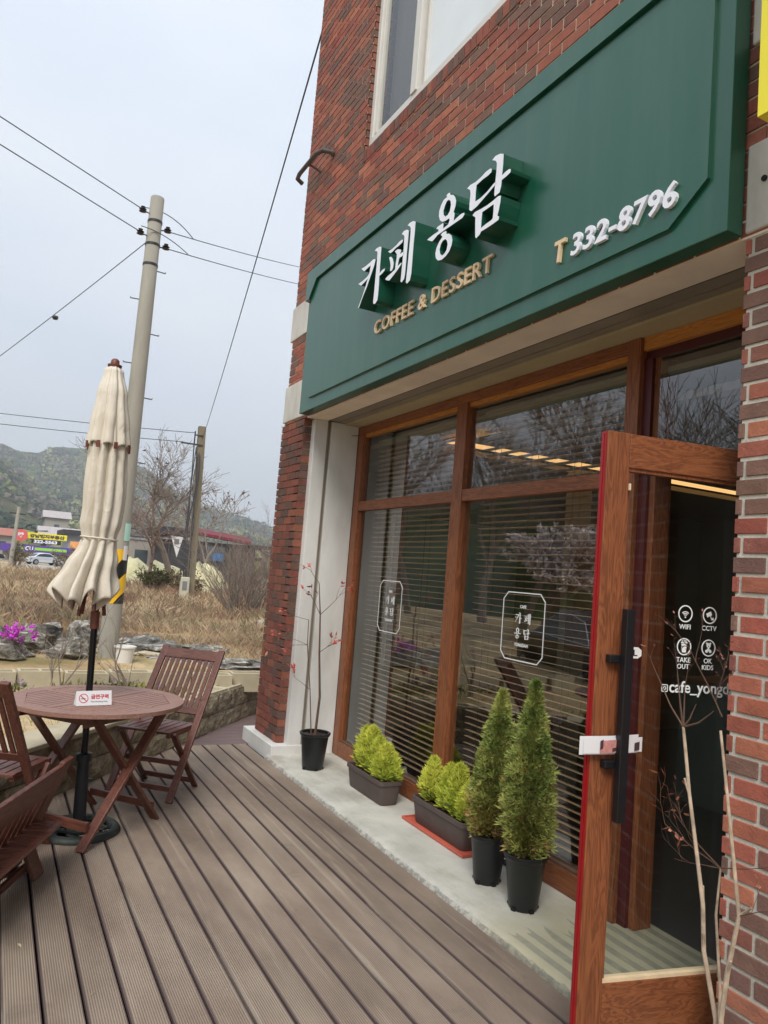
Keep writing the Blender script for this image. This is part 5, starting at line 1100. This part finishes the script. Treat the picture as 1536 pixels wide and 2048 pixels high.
mb = MB(); p0, p1 = Vector((30, -7.10, -.2)), Vector((30, -6.90, 7.0)); mb.obox((p0 + p1) / 2, ((p1 - p0).normalized(), (1, 0, 0), (p1 - p0).normalized().cross(Vector((1, 0, 0)))), ((p1 - p0).length / 2, .13, .14)); mb.build('post', 'pole_wood', t2, bevel=.02)
mb = MB(); mb.obox((29.75, -6.78, .45), ((1, 0, 0), (0, 1, 0), (0, 0, 1)), (.12, .17, .50)); bx_ = mb.build('meter_box', 'meter_box', t2, bevel=.04); mb = MB(); mb.obox((29.62, -6.76, .62), ((1, 0, 0), (0, 1, 0), (0, 0, 1)), (.012, .09, .17)); mb.build('meter_window', 'print_grey', bx_, bevel=.01)
mb = MB(); mb.bar((29.86, -6.1, 6.22), (29.86, -6.95, 6.22), .05, .06); mb.bar((29.86, -6.62, 6.6), (29.86, -6.95, 6.6), .05, .05); mb.tube([(29.86, -6.62, 6.15), (29.86, -6.62, 6.75)], .03, 6); mb.build('bracket', 'insulator', t2)
mb = MB(); rnd = random.Random(9)
for k in range(5):
    y = -6.62 - .06 * k; pts = []; z = 6.2 - .1 * k
    while z > .8: pts.append((29.78 - .02 * k, y + .10 * sin(z * (1.1 + .2 * k) + k * 2) * (1 if 1 < k < 4 else .3), z)); z -= .3
    mb.tube(pts, .018 if k % 2 else .026, 5)
mb.build('cable_run', 'wire', t2)
t3 = thing('utility_pole', 'thin distant concrete pole in front of the purple convenience store', 'utility pole', (75, -1.55, -.35))
mb = MB(); mb.tube([(75, -1.52, -.4), (75, -1.66, 5.2)], [.22, .14], 10); mb.build('shaft', 'pole_concrete', t3); mb = MB(); mb.bar((75, -1.0, 4.6), (75, -2.3, 4.55), .1, .1); mb.bar((75, -1.2, 3.3), (75, -2.2, 3.25), .1, .1); mb.build('crossarm', 'insulator', t3)
def wire(label, p, q, sag, r=.0065, n=24, cat='wire', group='overhead wires'):
    p, q = Vector(p), Vector(q); mb = MB(); mb.tube([p + (q - p) * (i / n) - Vector((0, 0, sag * 4 * (i / n) * (1 - i / n))) for i in range(n + 1)], r, 5); o = mb.build('overhead_wire', 'wire'); tag(o, label, cat, group); return o
wire('upper of the two wires from the concrete pole top to the upper left', (9.88, -1.24, 6.06), (9.88 - 1.13 * 7, -1.24 + 1.72 * 7, 6.36 + .35), .05)
wire('lower of the two wires from the concrete pole top to the upper left', (9.88, -1.24, 5.76), (9.88 - 1.08 * 7, -1.24 + 1.68 * 7, 6.10 + .35), .02)
wire('upper of two wires from the concrete pole to behind the brick corner', (9.9, -1.58, 5.87), (21.2, -9.4, 11.0), .1)
wire('lower of two wires from the concrete pole to behind the brick corner', (9.9, -1.58, 5.64), (21.2, -9.45, 10.45), .1)
o = wire('service cable dropping from the concrete pole down to the left with a clamp', (9.86, -1.30, 5.62), (17.0, 1.55, 4.0), .05, .006)
mb = MB(); mb.blob((12.05, -.44, 5.04), (.05, .05, .035), 1, .2, 2, 8); mb.build('clamp', 'insulator', o)
for s_, z in ((1, 6.13), (1, 5.80)):
    pass
wire('jumper loop curling over the top of the concrete pole', (9.9, -1.24, 6.10), (10.1, -1.95, 5.95), -.10, .006)
wire('lower jumper loop across the face of the concrete pole', (9.78, -1.22, 5.80), (9.85, -1.85, 5.62), -.05, .006)
wire('upper far wire from the wooden pole towards the left edge', (29.86, -6.62, 6.68), (38, 7.2, 7.4), .12, .014)
wire('lower far wire from the wooden pole towards the left edge', (29.86, -6.15, 6.25), (38, 7.2, 6.95), .12, .014)
wire('long cable rising from the wooden pole to the top of the brick building', (6.66, -2.33, 7.0), (30, -6.95, 6.45), .15, .010)
wire('thin pale cord strung across the white jamb under the signboard', (6.72, -2.29, 2.93), (6.0, -2.79, 2.83), .03, .003)

# ================================================================== TREES AND BUSHES
def tree(name, label, base, H, seed, mat='bark_grey', spread=.5, r0=.12, levels=4, pods=None, group=None, trunk=.35, blossom=None, twn=3, cat='tree', minr=.0):
    rnd = random.Random(seed); t = thing(name, label, cat, tuple(base), group=group); tm, cm = MB(), MB(); tips = []
    def grow(p, d, L, r, lv):
        pts = [p]; q = p; n = 5
        for i in range(n): d = (d + Vector((rnd.gauss(0, 1), rnd.gauss(0, 1), rnd.gauss(0, .6) + .25)) * .13).normalized(); q = q + d * L / n; pts.append(q)
        rr = [max(minr, r * (1 - .45 * i / n)) for i in range(n + 1)]; (tm if lv == levels else cm).tube(pts, rr, 7 if lv > 2 else 4)
        if lv == 0: tips.append((q, d)); tips.append((pts[3], d)); return
        for i in range(rnd.randint(twn, twn + 2)):
            k = rnd.randint(2 if lv < levels else 3, n); e = (d + Vector((rnd.gauss(0, 1), rnd.gauss(0, 1), rnd.gauss(0, .5))) * spread).normalized(); grow(pts[k], e, L * rnd.uniform(.55, .8), rr[k] * .62, lv - 1)
    grow(Vector(base), Vector((rnd.uniform(-.08, .08), rnd.uniform(-.08, .08), 1)).normalized(), H * trunk, r0, levels)
    tm.build('trunk', mat, t); cm.build('crown', mat, t)
    if pods: mb = MB(); leaves(mb, [x for x in tips if rnd.random() < pods[0]], pods[1], pods[2], rnd, 2); mb.build('seed_pods', 'leafy', t)
    if blossom: mb = MB(); leaves(mb, tips, blossom[0], blossom[1], rnd, blossom[2]); mb.build('blossom', 'leafy', t)
    return t
tree('bare_tree', 'tall bare tree just left of the wooden pole', (45, -9.45, -.25), 12.5, 3, spread=.50, r0=.22, levels=5, twn=3, trunk=.33, minr=.010, pods=(.02, .22, [lin(96, 78, 70)]))
tree('bare_tree', 'reddish bare branching tree right of the concrete pole', (40, -7.0, -.2), 7.2, 14, 'bark_red', .7, .13, 5, trunk=.34, twn=2, minr=.010)
tree('bare_tree', 'slim bare tree rising behind the wooden pole', (47, -12.0, -.25), 9.5, 22, spread=.6, r0=.13, levels=4, twn=3, minr=.015, pods=(.25, .25, [lin(96, 78, 70)]))
def bush(label, c, r, seed, mat, n=34, lf=None, L=1.0, wd=.018, group=None, lv=2):
    rnd = random.Random(seed); t = thing('bare_bush' if not lf else 'evergreen_bush', label, 'bush', tuple(c), group=group); mb = MB(); sp = []
    for i in range(n): a = rnd.uniform(0, 2 * pi); twig(mb, Vector((c[0] + .15 * r * cos(a), c[1] + .15 * r * sin(a), c[2])), (cos(a) * rnd.uniform(.1, 1.1), sin(a) * rnd.uniform(.1, 1.1), 1), r * rnd.uniform(.7, 1.25) * L, wd, rnd, lv, sp, None, .28)
    mb.build('branches', mat, t)
    if lf: mb = MB(); leaves(mb, sp, lf[0], lf[1], rnd, lf[2]); mb.build('foliage', 'leafy', t)
bush('large tangled bare bush between the wooden pole and the brick building', (22, -6.75, .0), 1.45, 5, 'bark_grey', 60, None, 1.1, .016, lv=3)
bush('second bare bush tucked against the brick pilaster edge', (24, -8.0, .0), 1.6, 6, 'bark_red', 50, None, 1.1, .016, lv=3)
bush('low dark green bush at the foot of the bare trees', (37, -7.2, -.2), .75, 8, 'bark_red', 40, (.14, [lin(78, 84, 44), lin(104, 104, 60), lin(84, 76, 50)], 3), 1, .02)
bush('brown undergrowth between the green bush and the wooden pole', (36, -8.3, -.2), .7, 9, 'bark_red', 40, (.12, [lin(128, 104, 76), lin(104, 96, 60)], 2), 1, .02)
for k, (x, y) in enumerate(((76, -2.1), (76, -6.2), (74, -9.0), (64, -14.0), (64, -17.5), (62, -19.5))):
    bush(['thicket of low bare brush in front of the store wall', 'low bare brush just right of the white saloon', 'bare brush behind the parasol near the orange banner', 'bare brush in front of the dark shed', 'bare brush at the right end of the red roof', 'bare brush beyond the red roof by the brick corner'][k], (x, y, -.4), 1.3, 60 + k, 'bark_grey', 26, (.25, [lin(122, 116, 78), lin(140, 124, 96)], 1) if k < 3 else None, 1, .03, group='brush along the far edge of the field')

# ================================================================== ROAD, STORES, SHEDS
mb = MB(); mb.box(78, 103, -60, 60, -.36, -.325); struct(mb.build('road', 'asphalt'))
mb = MB(); mb.box(31, 35, -16, -5.2, -.3, -.075); struct(mb.build('path', 'dirt_path'))
C_ = thing('convenience_store', 'distant single-storey shop with purple fascia, lime stripe and white CU letters', 'shop building', (118, -6, -.35))
mb = MB(); mb.box(115.6, 126, -10.6, -1.2, -.4, 1.0); mb.build('wall', 'wall_grey', C_)
mb = MB(); mb.box(114.6, 116, -11.0, -.9, .98, 2.0); mb.build('fascia', 'store_purple', C_)
mb = MB(); mb.box(114.56, 114.6, -9.2, -5.1, 1.34, 1.72); mb.box(114.56, 114.6, -3.8, -3.0, 1.34, 1.72); mb.build('fascia_stripe', 'store_lime', C_)
mb = MB(); text_mesh(mb, 'CU', (114.55, -3.9, 1.26), (0, -1, 0), NZ, (-1, 0, 0), height=.56, bold=.04, depth=.02); mb.build('fascia_letters', 'letter_white', C_)
mb = MB(); mb.box(115.5, 115.6, -3.9, -2.0, -.3, .95); mb.box(115.5, 115.6, -10.2, -7.0, -.1, .95); mb.build('shop_window', 'glass_far', C_)
mb = MB(); mb.box(115.48, 115.6, -6.4, -4.2, -.2, .95); mb.build('poster', 'poster_mint', C_)
mb = MB(); mb.box(115.2, 115.35, -9.1, -4.0, 2.95, 3.75); Y1 = thing('roof_sign', 'yellow roof sign with black Korean lettering above the purple shop', 'sign', (115.3, -6.5, 2)); mb.build('board', 'yellow_sign', Y1)
mb = MB(); text_mesh(mb, '강남땡지부동산', (115.18, -4.3, 3.08), (0, -1, 0), NZ, (-1, 0, 0), height=.52, width=4.5, bold=.05, depth=.02); mb.build('lettering', 'print_dark', Y1)
mb = MB(); mb.box(115.2, 115.35, -8.4, -4.6, 2.3, 2.9); mb.build('lower_board', 'print_black', Y1); mb = MB(); text_mesh(mb, '322-5563', (115.18, -4.9, 2.36), (0, -1, 0), NZ, (-1, 0, 0), height=.46, width=3.0, bold=.05, depth=.02); mb.build('phone_number', 'letter_white', Y1)
mb = MB(); mb.lathe([(0, 0), (.85, 0), (.85, .12), (0, .12)], (0, 0, 0), 28); mb.v = [(115.1 - c, -3.2 + a, 3.25 + b) for a, b, c in mb.v]; Y2 = thing('roof_sign', 'round red sign at the left end of the yellow roof sign', 'sign', (115.1, -3.2, 2.4)); mb.build('disc', 'sign_red', Y2)
mb = MB(); text_mesh(mb, '땅', (114.97, -3.2, 2.85), (0, -1, 0), NZ, (-1, 0, 0), height=.8, bold=.04, depth=.02, center=True); mb.build('letter', 'letter_white', Y2)
mb = MB(); mb.box(115.2, 115.35, -12.2, -9.6, 1.9, 3.0); Y3 = thing('roof_sign', 'faded orange banner board at the right end of the purple shop', 'sign', (115.3, -10.9, 1.9)); mb.build('board', 'banner_orange', Y3)
def house(name, label, x, y0, y1, z0, zw, zr, wall, roof, dx=8, group=None, over=.6, gable=False):
    t = thing(name, label, 'building', (x + dx / 2, (y0 + y1) / 2, z0), group=group)
    mb = MB(); mb.box(x, x + dx, y0, y1, z0, zw); mb.build('wall', wall, t)
    mb = MB()
    if gable:
        m = x + dx / 2; vs = [(x - over, y0 - over, zw), (x + dx + over, y0 - over, zw), (m, y0 - over, zr), (x - over, y1 + over, zw), (x + dx + over, y1 + over, zw), (m, y1 + over, zr)]; mb.add(vs, [(0, 2, 1), (3, 4, 5), (0, 3, 5, 2), (1, 2, 5, 4), (0, 1, 4, 3)])
    else: mb.box(x - over, x + dx + over, y0 - over, y1 + over, zw, zr)
    mb.build('roof', roof, t)
    n = max(1, int((y1 - y0) / 2.6))
    for i in range(n): yc = y0 + (y1 - y0) * (i + .5) / n; hz = (zw - z0); mb = MB(); mb.box(x - .06, x, yc - .55, yc + .55, z0 + hz * .4, z0 + hz * .75); mb.build('window', 'glass_far', t)
    return t
house('grey_building', 'grey rendered building with a dark flat roof right of the purple shop', 119, -22, -9.6, -.4, 4.0, 4.7, 'wall_grey', 'roof_dark', 10, over=.9)
house('low_house', 'low house with orange-brown roof at the far left edge', 128, -2.5, 6, -.4, 3.2, 4.4, 'wall_cream', 'roof_brick', 8, gable=True)
house('village_house', 'pale house with mauve tiled roof behind the yellow roof sign', 140, -13, -7, -.3, 4.2, 5.6, 'wall_cream', 'roof_tile_pale', 8, gable=True)
house('village_house', 'small white house among the trees at the foot of the hill', 190, -15, -10, 3, 9.0, 10.8, 'wall_cream', 'roof_tile_pale', 8, gable=True)
house('white_hut', 'white hut with dark window behind the reddish bare tree', 70, -13.0, -10.6, -.4, 3.1, 3.3, 'wall_cream', 'wall_grey', 4, over=.1)
t = thing('dark_shed', 'long low dark building with a crimson roof edge beyond the bare trees', 'building', (62, -17, -.35))
mb = MB(); mb.box(60, 68, -19.2, -12.4, -.4, 3.2); mb.build('wall', 'wall_dark', t)
mb = MB(); mb.add([(59.4, -18.6, 3.5), (59.4, -13.7, 3.95), (60.6, -13.7, 4.35), (60.6, -18.6, 3.9), (59.4, -18.6, 3.3), (59.4, -13.7, 3.75), (60.6, -13.7, 3.75), (60.6, -18.6, 3.3)], [(0, 1, 2, 3), (4, 7, 6, 5), (0, 4, 5, 1), (2, 6, 7, 3), (0, 3, 7, 4), (1, 5, 6, 2)]); mb.build('roof_edge', 'roof_red', t)
mb = MB(); mb.box(59.5, 68.5, -14.2, -11.4, 3.5, 4.1); mb.box(59.8, 68, -20.5, -18.7, 3.0, 3.3); mb.build('roof', 'roof_dark', t)
mb = MB(); mb.box(59.9, 60, -16.6, -15.2, 1.7, 2.9); mb.build('window', 'glass_far', t); mb = MB(); mb.box(59.87, 59.95, -16.5, -15.7, 1.75, 2.35); mb.build('poster', 'blue_plastic', t)
t = thing('pennant_banner', 'white triangular banner hanging in front of the dark shed', 'banner', (50, -10.6, 1.7))
mb = MB(); mb.prism([[(-10.2, 3.15), (-11.0, 3.1), (-10.7, 1.75)]], lambda u, v: Vector((50, u, v)), (.03, 0, 0)); mb.build('cloth', 'paper', t); mb = MB(); mb.tube([(50.05, -10.15, -.3), (50.05, -10.15, 3.3)], .03, 6); mb.build('post', 'pipe_grey', t); mb = MB(); mb.box(49.97, 49.985, -10.75, -10.45, 2.6, 2.95); mb.build('print', 'print_grey', t)
for k, (lb, x, y, rx, ry, rz) in enumerate([('pile of cream vinyl sheeting just left of the wooden pole', 46, -9.2, 1.2, 1.9, 1.0), ('heap of cream vinyl sheeting right of the wooden pole', 42, -10.6, 1.1, 1.1, 1.05), ('low cream vinyl heap behind the concrete pole', 48, -7.6, 1.2, 1.4, 1.2)]):
    mb = MB(); mb.blob((x, y, -.2), (rx, ry, rz + .4), 70 + k, .22, 2.2, 24); o = mb.build('vinyl_heap', 'vinyl', smooth=True); tag(o, lb, 'vinyl sheeting', 'heaps of vinyl sheeting in the field')
def car(label, c, ang, paint, group=None, S=1.0):
    t = thing('parked_car', label, 'car', tuple(c), ang, group)
    prof = [(-2.25, .30), (-2.28, .62), (-2.2, .86), (-1.65, .95), (-1.0, 1.36), (-.35, 1.46), (.35, 1.44), (1.15, .98), (1.95, .86), (2.25, .66), (2.28, .32)]
    def shell(inset, pr): return [(x, z) for x, z in pr]
    mb = MB(); n = len(prof); vs = []
    def half(z): return .90 if z < .9 else .90 - (z - .9) * .42
    for sg in (-1, 1):
        for x, z in prof: vs.append((x, sg * half(z) * (.86 if abs(x) > 2.2 else 1), z))
    cap = tuple(range(n)); mb.add(vs, [tuple(reversed(cap)), tuple(i + n for i in cap)] + [(i, i + 1, i + 1 + n, i + n) for i in range(n - 1)] + [(n - 1, 0, n, 2 * n - 1)])
    body = mb.build('body', paint, t, world=False, bevel=.05)
    for sg in (-1, 1):
        win = [(-1.5, .97), (-.98, 1.29), (-.35, 1.38), (.33, 1.36), (.98, .99)]
        mb = MB(); vs = [(x, sg * (half(z) + .004), z) for x, z in win] + [(x, sg * (half(z) + .012), z) for x, z in win]; m = len(win); mb.add(vs, [tuple(range(m)), tuple(range(2 * m - 1, m - 1, -1))] + [(i, (i + 1) % m, (i + 1) % m + m, i + m) for i in range(m)]); mb.build('side_window', 'car_glass', body, world=False)
        mb = MB(); mb.tube([(x, sg * (half(z) + .012), z) for x, z in win + win[:1]], .013, 5); mb.build('window_trim', 'chrome', body, world=False)
        for x in (-1.38, 1.40):
            mb = MB(); mb.lathe([(0, 0), (.20, 0), (.33, .02), (.33, .2), (0, .2)], (0, 0, 0), 22); mb.v = [(x + a, sg * (.72 + .19 - c_), .33 + b) for a, b, c_ in mb.v]; w = mb.build('wheel', 'tyre', t, world=False)
            mb = MB(); mb.lathe([(0, 0), (.21, 0), (.20, .012), (0, .012)], (0, 0, 0), 16); mb.v = [(x + a, sg * (.925 - c_), .33 + b) for a, b, c_ in mb.v]; mb.build('rim', 'rim', w, world=False)
    mb = MB(); mb.obox((1.0, 0, 1.14), ((.80, 0, -.30), (0, 1, 0), (.30, 0, .85)), (.42, .66, .012)); mb.obox((-1.34, 0, 1.16), ((.72, 0, .44), (0, 1, 0), (-.44, 0, .76)), (.36, .64, .012)); mb.build('windscreen', 'car_glass', body, world=False)
    mb = MB(); mb.box(2.17, 2.30, -.78, -.45, .60, .72); mb.build('headlight', 'letter_white', body, world=False); mb = MB(); mb.box(2.17, 2.30, .45, .78, .60, .72); mb.build('headlight', 'letter_white', body, world=False)
    return t
car('distant white saloon parked in front of the purple shop', (100, -5.6, -.33), -1.15, 'car_white')
car('dark car cut off by the left edge beside the purple shop', (108, .9, -.33), -1.5, 'car_dark')
t = thing('planter_tub', 'blue plastic tub right of the distant white saloon', 'tub', (97, -8.3, -.33)); mb = MB(); mb.lathe([(0, 0), (.5, 0), (.6, .9), (.5, .9), (0, .5)], (97, -8.3, -.33), 14); mb.build('tub', 'blue_plastic', t)

# ================================================================== HILLS
def ridge(name, x0, x1, prof, seed, steps=60, ny=320):
    """slope rising from x0 to a ridge line at x1; prof = (y, height) along the ridge"""
    mb = MB(); vs = []; ya, yb = prof[0][0], prof[-1][0]
    def hr(y):
        for (a, va), (b, vb) in zip(prof, prof[1:]):
            if y <= b: k = (y - a) / (b - a); k = k * k * (3 - 2 * k) * .5 + k * .5; return va + (vb - va) * k
        return prof[-1][1]
    for i in range(steps + 1):
        t_ = i / steps; x = x0 + (x1 - x0) * t_
        for j in range(ny + 1):
            y = ya + (yb - ya) * j / ny; H_ = hr(y); yy = y * (.35 + .65 * x / x1) if False else y * x / x1
            k = t_ ** 1.15; z = -1 + (H_ + 1) * k
            z += (10 * noise.noise(Vector((x * .006, yy * .009, seed))) + 5 * noise.noise(Vector((x * .02, yy * .02, seed)))) * sin(pi * t_) * min(1, H_ / 60)
            z += 2.4 * abs(noise.noise(Vector((x * .07, yy * .12, seed)))) + 1.2 * noise.noise(Vector((x * .2, yy * .3, seed)))
            vs.append((x, yy, z))
    for j in range(ny + 1): y = ya + (yb - ya) * j / ny; vs.append((x1 + 200, y * (x1 + 200) / x1, hr(y) * .5 - 20))
    n = ny + 1
    mb.add(vs, [(i * n + j, (i + 1) * n + j, (i + 1) * n + j + 1, i * n + j + 1) for i in range(steps + 1) for j in range(ny)]); o = mb.build(name, 'forest', smooth=False); struct(o)
    def at(x, y):
        t_ = max(0, min(1, (x - x0) / (x1 - x0))); H_ = hr(y * x1 / x); return -1 + (H_ + 1) * t_ ** 1.15 + (10 * noise.noise(Vector((x * .006, y * .009, seed))) + 5 * noise.noise(Vector((x * .02, y * .02, seed)))) * sin(pi * t_) * min(1, H_ / 60)
    return at
FR = ridge('hill', 420, 1000, [(-760, 10), (-520, 26), (-384, 36), (-341, 55), (-294, 66), (-265, 70), (-224, 77), (-189, 100), (-162, 116), (-130, 126), (-106, 130), (-76, 129), (-54, 127), (-35, 117), (-16, 116), (6, 122), (60, 135), (150, 120), (300, 80), (500, 30)], 3.0)
NR = ridge('hill', 230, 640, [(-260, 2), (-150, 8), (-110, 14), (-72, 30), (-52, 36), (-34, 44), (-14, 58), (6, 68), (50, 78), (120, 60), (260, 20)], 8.0, 50, 240)
# patches of trees at the foot of the hills, read as one mass
rnd = random.Random(77); mb = MB()
PAL = [lin(92, 96, 66), lin(116, 108, 90), lin(76, 92, 52), lin(134, 140, 80), lin(128, 116, 108), lin(150, 152, 96), lin(64, 80, 50)]
for i in range(3600):
    far_ = i > 1500; x = rnd.uniform(480, 960) if far_ else 140 + 480 * rnd.random() ** 1.2; y = (-.44 + .50 * rnd.random()) * x; r = rnd.uniform(3, 6.5) if far_ else rnd.uniform(2.4, 5.2)
    cn = noise.noise(Vector((x * .008, y * .012, 7))); c = PAL[min(6, max(0, int((cn * 1.1 + .5) * 7 + rnd.gauss(0, .4))))]; z = FR(x, y) if far_ else max(NR(x, y), -1 + max(0, x - 150) * .02)
    if not far_ and x < 230 and rnd.random() < .05: c = lin(186, 172, 172)
    for k in range(14 if far_ else 26):
        d = Vector((rnd.gauss(0, 1), rnd.gauss(0, 1), rnd.gauss(0, 1))).normalized(); p = Vector((x, y, z + r * .5)) + Vector((d.x * r, d.y * r, d.z * r * .7)) * rnd.uniform(.6, 1); s_ = d.orthogonal().normalized() * r * .30; u_v = d.cross(s_); q = rnd.uniform(.70, .90)
        mb.add([p - s_, p - u_v, p + s_, p + u_v], [(0, 1, 2, 3)], 0, tuple(v * q for v in c))
o = mb.build('wood', 'leafy'); o['kind'] = 'stuff'; o['label'] = 'mixed bare and budding trees along the foot of the hills'; o['category'] = 'woodland'

# ================================================================== ACROSS THE DECK (seen mirrored in the shop windows)
LB = 'tall bare tree in the row across the yard, mirrored in the shop windows'; GR = 'row of bare trees across the yard'
T1 = tree('bare_tree', LB, (12, 12, -.2), 11.5, 101, spread=.40, r0=.17, levels=5, group=GR, trunk=.33, twn=3, minr=.008)
T2 = tree('bare_tree', LB, (17, 11, -.2), 12.5, 104, spread=.42, r0=.19, levels=5, group=GR, trunk=.31, twn=3, minr=.008)
for x, y, rz, sc_, src in ((7.5, 13, 1.2, .95, T2), (22, 11.5, 2.2, 1.0, T1), (26.5, 13, .7, 1.1, T2), (14.5, 15, 3.9, 1.05, T2), (20, 15.5, 5.1, 1.1, T1), (32, 12.5, 4.4, 1.1, T1), (9.5, 17, 2.8, 1.0, T1), (3, 12.5, .3, .9, T1), (38, 14, 3.0, 1.1, T2)):
    q = copy_tree(src); q.location = (x, y, -.2); q.rotation_euler = (0, 0, rz); q.scale = (sc_, sc_, sc_)
tree('cherry_tree', 'white-blossomed cherry tree across the yard, mirrored in the right shop window', (16.6, 8.0, -.2), 6.0, 31, spread=.62, r0=.16, levels=4, trunk=.30, twn=4, blossom=(.17, [lin(240, 232, 232), lin(246, 240, 238), lin(226, 214, 216)], 8))
car('dark saloon across the deck, mirrored in the right shop window', (9.6, 3.6, -.16), .35, 'car_dark')
mb = MB(); xs = [-60 + 6 * i for i in range(44)]; ys_ = [19, 24, 30, 40, 56, 80]; hs = [-.5, 3.2, 6, 9, 13, 15]
vs = [(x, y, h_ * (1 + .25 * noise.noise(Vector((x * .03, y * .03, 1)))) + .8 * noise.noise(Vector((x * .4, y * .4, 5)))) for x in xs for y, h_ in zip(ys_, hs)]
mb.add(vs, [(i * 6 + j, (i + 1) * 6 + j, (i + 1) * 6 + j + 1, i * 6 + j + 1) for i in range(len(xs) - 1) for j in range(5)]); struct(mb.build('bank', 'forest'))

# ================================================================== AIR
hz = bpy.data.materials.new('haze'); hz.use_nodes = True; t_ = hz.node_tree; t_.nodes.clear()
o_ = t_.nodes.new('ShaderNodeOutputMaterial'); v_ = t_.nodes.new('ShaderNodeVolumePrincipled')
v_.inputs['Color'].default_value = (.86, .90, .95, 1); v_.inputs['Density'].default_value = .00075; v_.inputs['Anisotropy'].default_value = .2
t_.links.new(v_.outputs[0], o_.inputs['Volume']); MATS['haze'] = hz
mb = MB(); mb.box(-80, 1450, -960, 960, -36, 175); o = mb.build('haze', 'haze'); o['kind'] = 'stuff'; o['label'] = 'thin spring haze over the valley'; o['category'] = 'haze'
